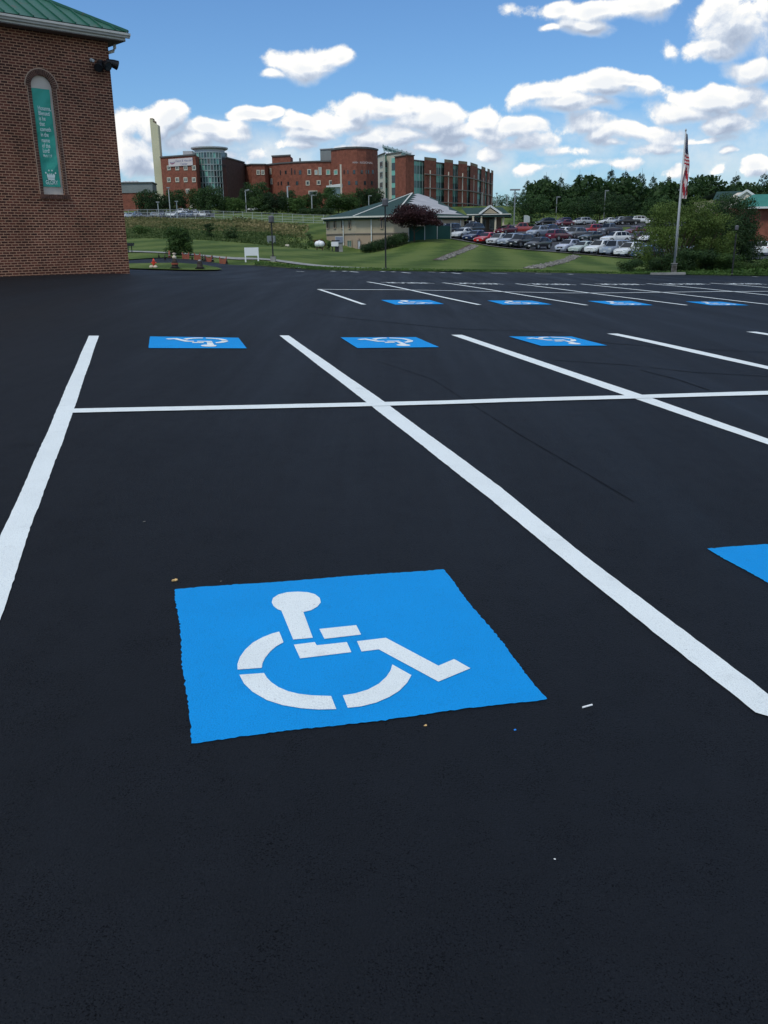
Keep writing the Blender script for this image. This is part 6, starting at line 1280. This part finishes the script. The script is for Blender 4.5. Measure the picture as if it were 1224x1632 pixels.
# ------------------------------------------------------------ light
SUN_EL, SUN_AZ = math.radians(58), math.radians(-148)      # azimuth from +Y, clockwise; high on the left, a little behind
sd = bpy.data.lights.new('sun', 'SUN'); sd.energy = 2.0; sd.angle = math.radians(11); sd.color = (1, .95, .88); sd.color = (1, .98, .88); so = bpy.data.objects.new('sun', sd); COL.objects.link(so)
dv = Vector((math.sin(SUN_AZ)*math.cos(SUN_EL), math.cos(SUN_AZ)*math.cos(SUN_EL), math.sin(SUN_EL))); so.rotation_euler = dv.to_track_quat('Z', 'Y').to_euler()
W = bpy.data.worlds.new('World'); scn.world = W; W.use_nodes = True; nt = W.node_tree; nt.nodes.clear()
tc = N(nt, 'ShaderNodeTexCoord'); sky = N(nt, 'ShaderNodeTexSky', sky_type='NISHITA'); sky.sun_disc = False; sky.sun_elevation = SUN_EL; sky.sun_rotation = SUN_AZ; sky.air_density = 1.0; sky.dust_density = .6; sky.ozone_density = 2.2
nt.links.new(tc.outputs['Generated'], sky.inputs[0])
def MA(op, a, b=None, c=None, clamp=False, t=nt):
    n = N(t, 'ShaderNodeMath', operation=op, use_clamp=clamp)
    for i, v in enumerate((a, b, c)):
        if v is None: continue
        if isinstance(v, (int, float)): n.inputs[i].default_value = v
        else: t.links.new(v, n.inputs[i])
    return n.outputs[0]
# cumulus field: places in the sky given by direction (x/y, z/y), edges and tops by noise
CL = [(490,104,66,20,1),(520,94,40,20,1),(545,98,26,17,1),(440,116,34,9,.8),
      (960,14,105,18,1),(1010,10,60,16,1),(885,14,32,13,.9),(938,40,52,15,1),(880,46,14,5,.5),
      (1175,40,76,42,1.1),(1140,78,50,16,.9),(1215,20,40,40,1),(1195,112,42,19,.9),(1062,82,14,12,.45),
      (950,140,92,19,1),(1004,132,44,13,1),(870,150,52,19,.9),(900,165,80,16,.9),(960,165,50,12,.8),
      (1150,160,86,24,1),(1185,150,48,22,1),(1090,178,74,22,1),(1160,195,90,24,.9),(1215,180,40,36,.9),
      (930,200,44,24,1),(955,215,50,20,.9),(980,232,26,8,.7),
      (820,200,52,20,1),(775,197,52,20,1),(700,195,50,26,1),(650,172,34,20,1),(620,178,40,16,1),(668,190,60,22,1),(740,212,80,22,.95),(640,212,60,22,.9),(560,182,40,23,1),(545,200,60,24,1),(480,200,50,16,.9),(500,216,60,20,.9),(590,220,60,22,.9),
      (722,244,44,26,1),(780,250,40,16,.8),(690,236,60,14,.8),(830,230,60,16,.6),(900,246,60,12,.5),
      (405,184,40,12,1),(430,180,22,10,.9),(464,184,14,8,.5),
      (270,190,38,26,1),(250,205,44,24,1),(330,208,58,18,1),(300,225,60,26,.95),(370,222,42,24,.9),(215,240,60,36,.9),(260,262,80,24,.8),(350,252,60,16,.7),(195,200,30,30,.8),(410,245,34,14,.6),
      (1158,242,22,9,.9),(1150,270,30,16,.8),(1080,276,24,16,.8),(1205,262,30,20,.7),(1040,240,60,12,.6),(1110,225,90,10,.6),
      (640,246,60,14,.7),(560,240,60,16,.7),(470,236,60,14,.6),(860,268,80,10,.45),(960,262,70,10,.45),(1030,215,90,20,.7),(-260,60,120,40,.8),(-150,200,150,50,1),(1450,120,130,70,1),(1400,240,160,50,.9)]
gt = bpy.data.node_groups.new('cloud_density', 'ShaderNodeTree')
gt.interface.new_socket('V', in_out='INPUT', socket_type='NodeSocketVector'); gt.interface.new_socket('D', in_out='OUTPUT', socket_type='NodeSocketFloat')
gi = gt.nodes.new('NodeGroupInput'); go = gt.nodes.new('NodeGroupOutput')
wn = N(gt, 'ShaderNodeTexNoise', ins={'Vector': gi.outputs[0], 'Scale': 14.0, 'Detail': 4.0}); ws = N(gt, 'ShaderNodeVectorMath', operation='SUBTRACT', ins={0: wn.outputs[1], 1: (.5, .5, .5)})
wsc = N(gt, 'ShaderNodeVectorMath', operation='MULTIPLY', ins={0: ws.outputs[0], 1: (.036, .028, 0)}); wv = N(gt, 'ShaderNodeVectorMath', operation='ADD', ins={0: gi.outputs[0], 1: wsc.outputs[0]})
acc = None
for (cx, cy, rx, ry, k) in CL:
    d0 = ray(cx, cy); u, v = d0[0]/d0[1], d0[2]/d0[1]; su = rx/F*1.03; sv = ry/F*1.05
    a = N(gt, 'ShaderNodeVectorMath', operation='MULTIPLY_ADD', ins={0: wv.outputs[0], 1: (1/su, 1/sv, 0), 2: (-u/su, -v/sv, 0)})
    l = N(gt, 'ShaderNodeVectorMath', operation='LENGTH', ins={0: a.outputs[0]})
    e = MA('MULTIPLY_ADD', l.outputs['Value'], -k, k, t=gt)
    acc = e if acc is None else MA('SMOOTH_MAX', acc, e, .09, t=gt)
acc = MA('MAXIMUM', acc, -.9, t=gt)
mp = N(gt, 'ShaderNodeVectorMath', operation='MULTIPLY', ins={0: gi.outputs[0], 1: (1, 1.1, 1)})
n1 = N(gt, 'ShaderNodeTexNoise', ins={'Vector': mp.outputs[0], 'Scale': 20.0, 'Detail': 10.0, 'Roughness': .66, 'Distortion': .25})
d = MA('MULTIPLY_ADD', n1.outputs[0], 2.1, -1.02, t=gt); vo = N(gt, 'ShaderNodeTexVoronoi', voronoi_dimensions='2D', feature='SMOOTH_F1', ins={'Vector': wv.outputs[0], 'Scale': 24.0, 'Smoothness': .35}); vd_ = MA('MULTIPLY_ADD', vo.outputs['Distance'], -1.0, .42, t=gt)
d = MA('MULTIPLY_ADD', d, .62, acc, t=gt); d = MA('MULTIPLY_ADD', vd_, .75, d, t=gt); gt.links.new(d, go.inputs[0])
sep = N(nt, 'ShaderNodeSeparateXYZ', ins={0: tc.outputs['Generated']}); ym = MA('MAXIMUM', sep.outputs[1], .08)
uv = N(nt, 'ShaderNodeCombineXYZ', ins={0: MA('DIVIDE', sep.outputs[0], ym), 1: MA('DIVIDE', sep.outputs[2], ym)})
def grp(vec):
    g = nt.nodes.new('ShaderNodeGroup'); g.node_tree = gt; nt.links.new(vec, g.inputs[0]); return g.outputs[0]
dA = grp(uv.outputs[0]); off = N(nt, 'ShaderNodeVectorMath', operation='ADD', ins={0: uv.outputs[0], 1: (-.008, .016, 0)}); dB = grp(off.outputs[0])
front = N(nt, 'ShaderNodeMapRange', ins={0: sep.outputs[1], 1: .08, 2: .25}).outputs[0]
off2 = N(nt, 'ShaderNodeVectorMath', operation='ADD', ins={0: uv.outputs[0], 1: (-.0025, .005, 0)}); dC = grp(off2.outputs[0])
lit = N(nt, 'ShaderNodeMapRange', ins={0: MA('MULTIPLY_ADD', MA('SUBTRACT', dA, dC), 1.3, MA('SUBTRACT', dA, dB)), 1: -.60, 2: .62}).outputs[0]
hi_ = MA('MULTIPLY_ADD', lit, -.50, .74)
aa = MA('DIVIDE', MA('ADD', dA, .06), MA('ADD', hi_, .06), clamp=True)
alpha = MA('MULTIPLY', MA('MULTIPLY', aa, aa), MA('MULTIPLY_ADD', aa, -2.0, 3.0))
thick = N(nt, 'ShaderNodeMapRange', ins={0: dA, 1: .0, 2: .9, 3: .25, 4: -.28}).outputs[0]
litv = MA('ADD', lit, thick, clamp=True)
ccol = ramp(nt, litv, [(0, (.40, .48, .62)), (.32, (.55, .63, .76)), (.62, (.80, .85, .92)), (.9, (1.04, 1.03, 1.0))])
vb0 = ray(600, 250); vbm = N(nt, 'ShaderNodeSeparateXYZ', ins={0: uv.outputs[0]}); hb_ = MA('DIVIDE', MA('SUBTRACT', vbm.outputs[1], vb0[2]/vb0[1]), 62/F)
bm_ = MA('SUBTRACT', 1.0, MA('MULTIPLY', hb_, hb_), clamp=True); vn = N(nt, 'ShaderNodeTexNoise', ins={'Vector': uv.outputs[0], 'Scale': 9.0, 'Detail': 7.0, 'Roughness': .6})
veil = MA('MULTIPLY', bm_, N(nt, 'ShaderNodeMapRange', ins={0: vn.outputs[0], 1: .38, 2: .66, 3: 0.0, 4: .85}).outputs[0])
# rest of the sky: broken cloud overhead and behind
nb = N(nt, 'ShaderNodeTexNoise', ins={'Vector': tc.outputs['Generated'], 'Scale': 3.2, 'Detail': 6.0}); bc = N(nt, 'ShaderNodeMapRange', ins={0: nb.outputs[0], 1: .47, 2: .60}).outputs[0]
upm = N(nt, 'ShaderNodeMapRange', ins={0: MA('DIVIDE', sep.outputs[2], ym), 1: .34, 2: .55}).outputs[0]
rest = MA('MULTIPLY', bc, MA('MAXIMUM', MA('SUBTRACT', 1.0, front), upm))
al = MA('MAXIMUM', MA('MULTIPLY', MA('MAXIMUM', alpha, veil), front), rest)
ccol2 = N(nt, 'ShaderNodeMix', data_type='RGBA'); nt.links.new(MA('MULTIPLY', alpha, front), ccol2.inputs[0]); ccol2.inputs[6].default_value = (.82, .86, .88, 1); nt.links.new(ccol, ccol2.inputs[7])
SKY = .105
sk = N(nt, 'ShaderNodeMix', data_type='RGBA', blend_type='MULTIPLY'); sk.inputs[0].default_value = 1; nt.links.new(sky.outputs[0], sk.inputs[6]); sk.inputs[7].default_value = (.66, .95, 1.24, 1)
csc = N(nt, 'ShaderNodeVectorMath', operation='SCALE'); nt.links.new(ccol2.outputs[2], csc.inputs[0]); csc.inputs['Scale'].default_value = 1/SKY
mx = N(nt, 'ShaderNodeMix', data_type='RGBA'); nt.links.new(al, mx.inputs[0]); nt.links.new(sk.outputs[2], mx.inputs[6]); nt.links.new(csc.outputs[0], mx.inputs[7])
bg = N(nt, 'ShaderNodeBackground', ins={1: SKY}); nt.links.new(mx.outputs[2], bg.inputs[0]); wo = N(nt, 'ShaderNodeOutputWorld'); nt.links.new(bg.outputs[0], wo.inputs[0])
W.cycles.sampling_method = 'MANUAL'; W.cycles.sample_map_resolution = 512
vs_ = scn.view_settings; vs_.view_transform = 'Standard'; vs_.look = 'None'; vs_.exposure = 0; vs_.gamma = 1; vs_.use_curve_mapping = False
scn.cycles.max_bounces = 6; scn.cycles.transparent_max_bounces = 8
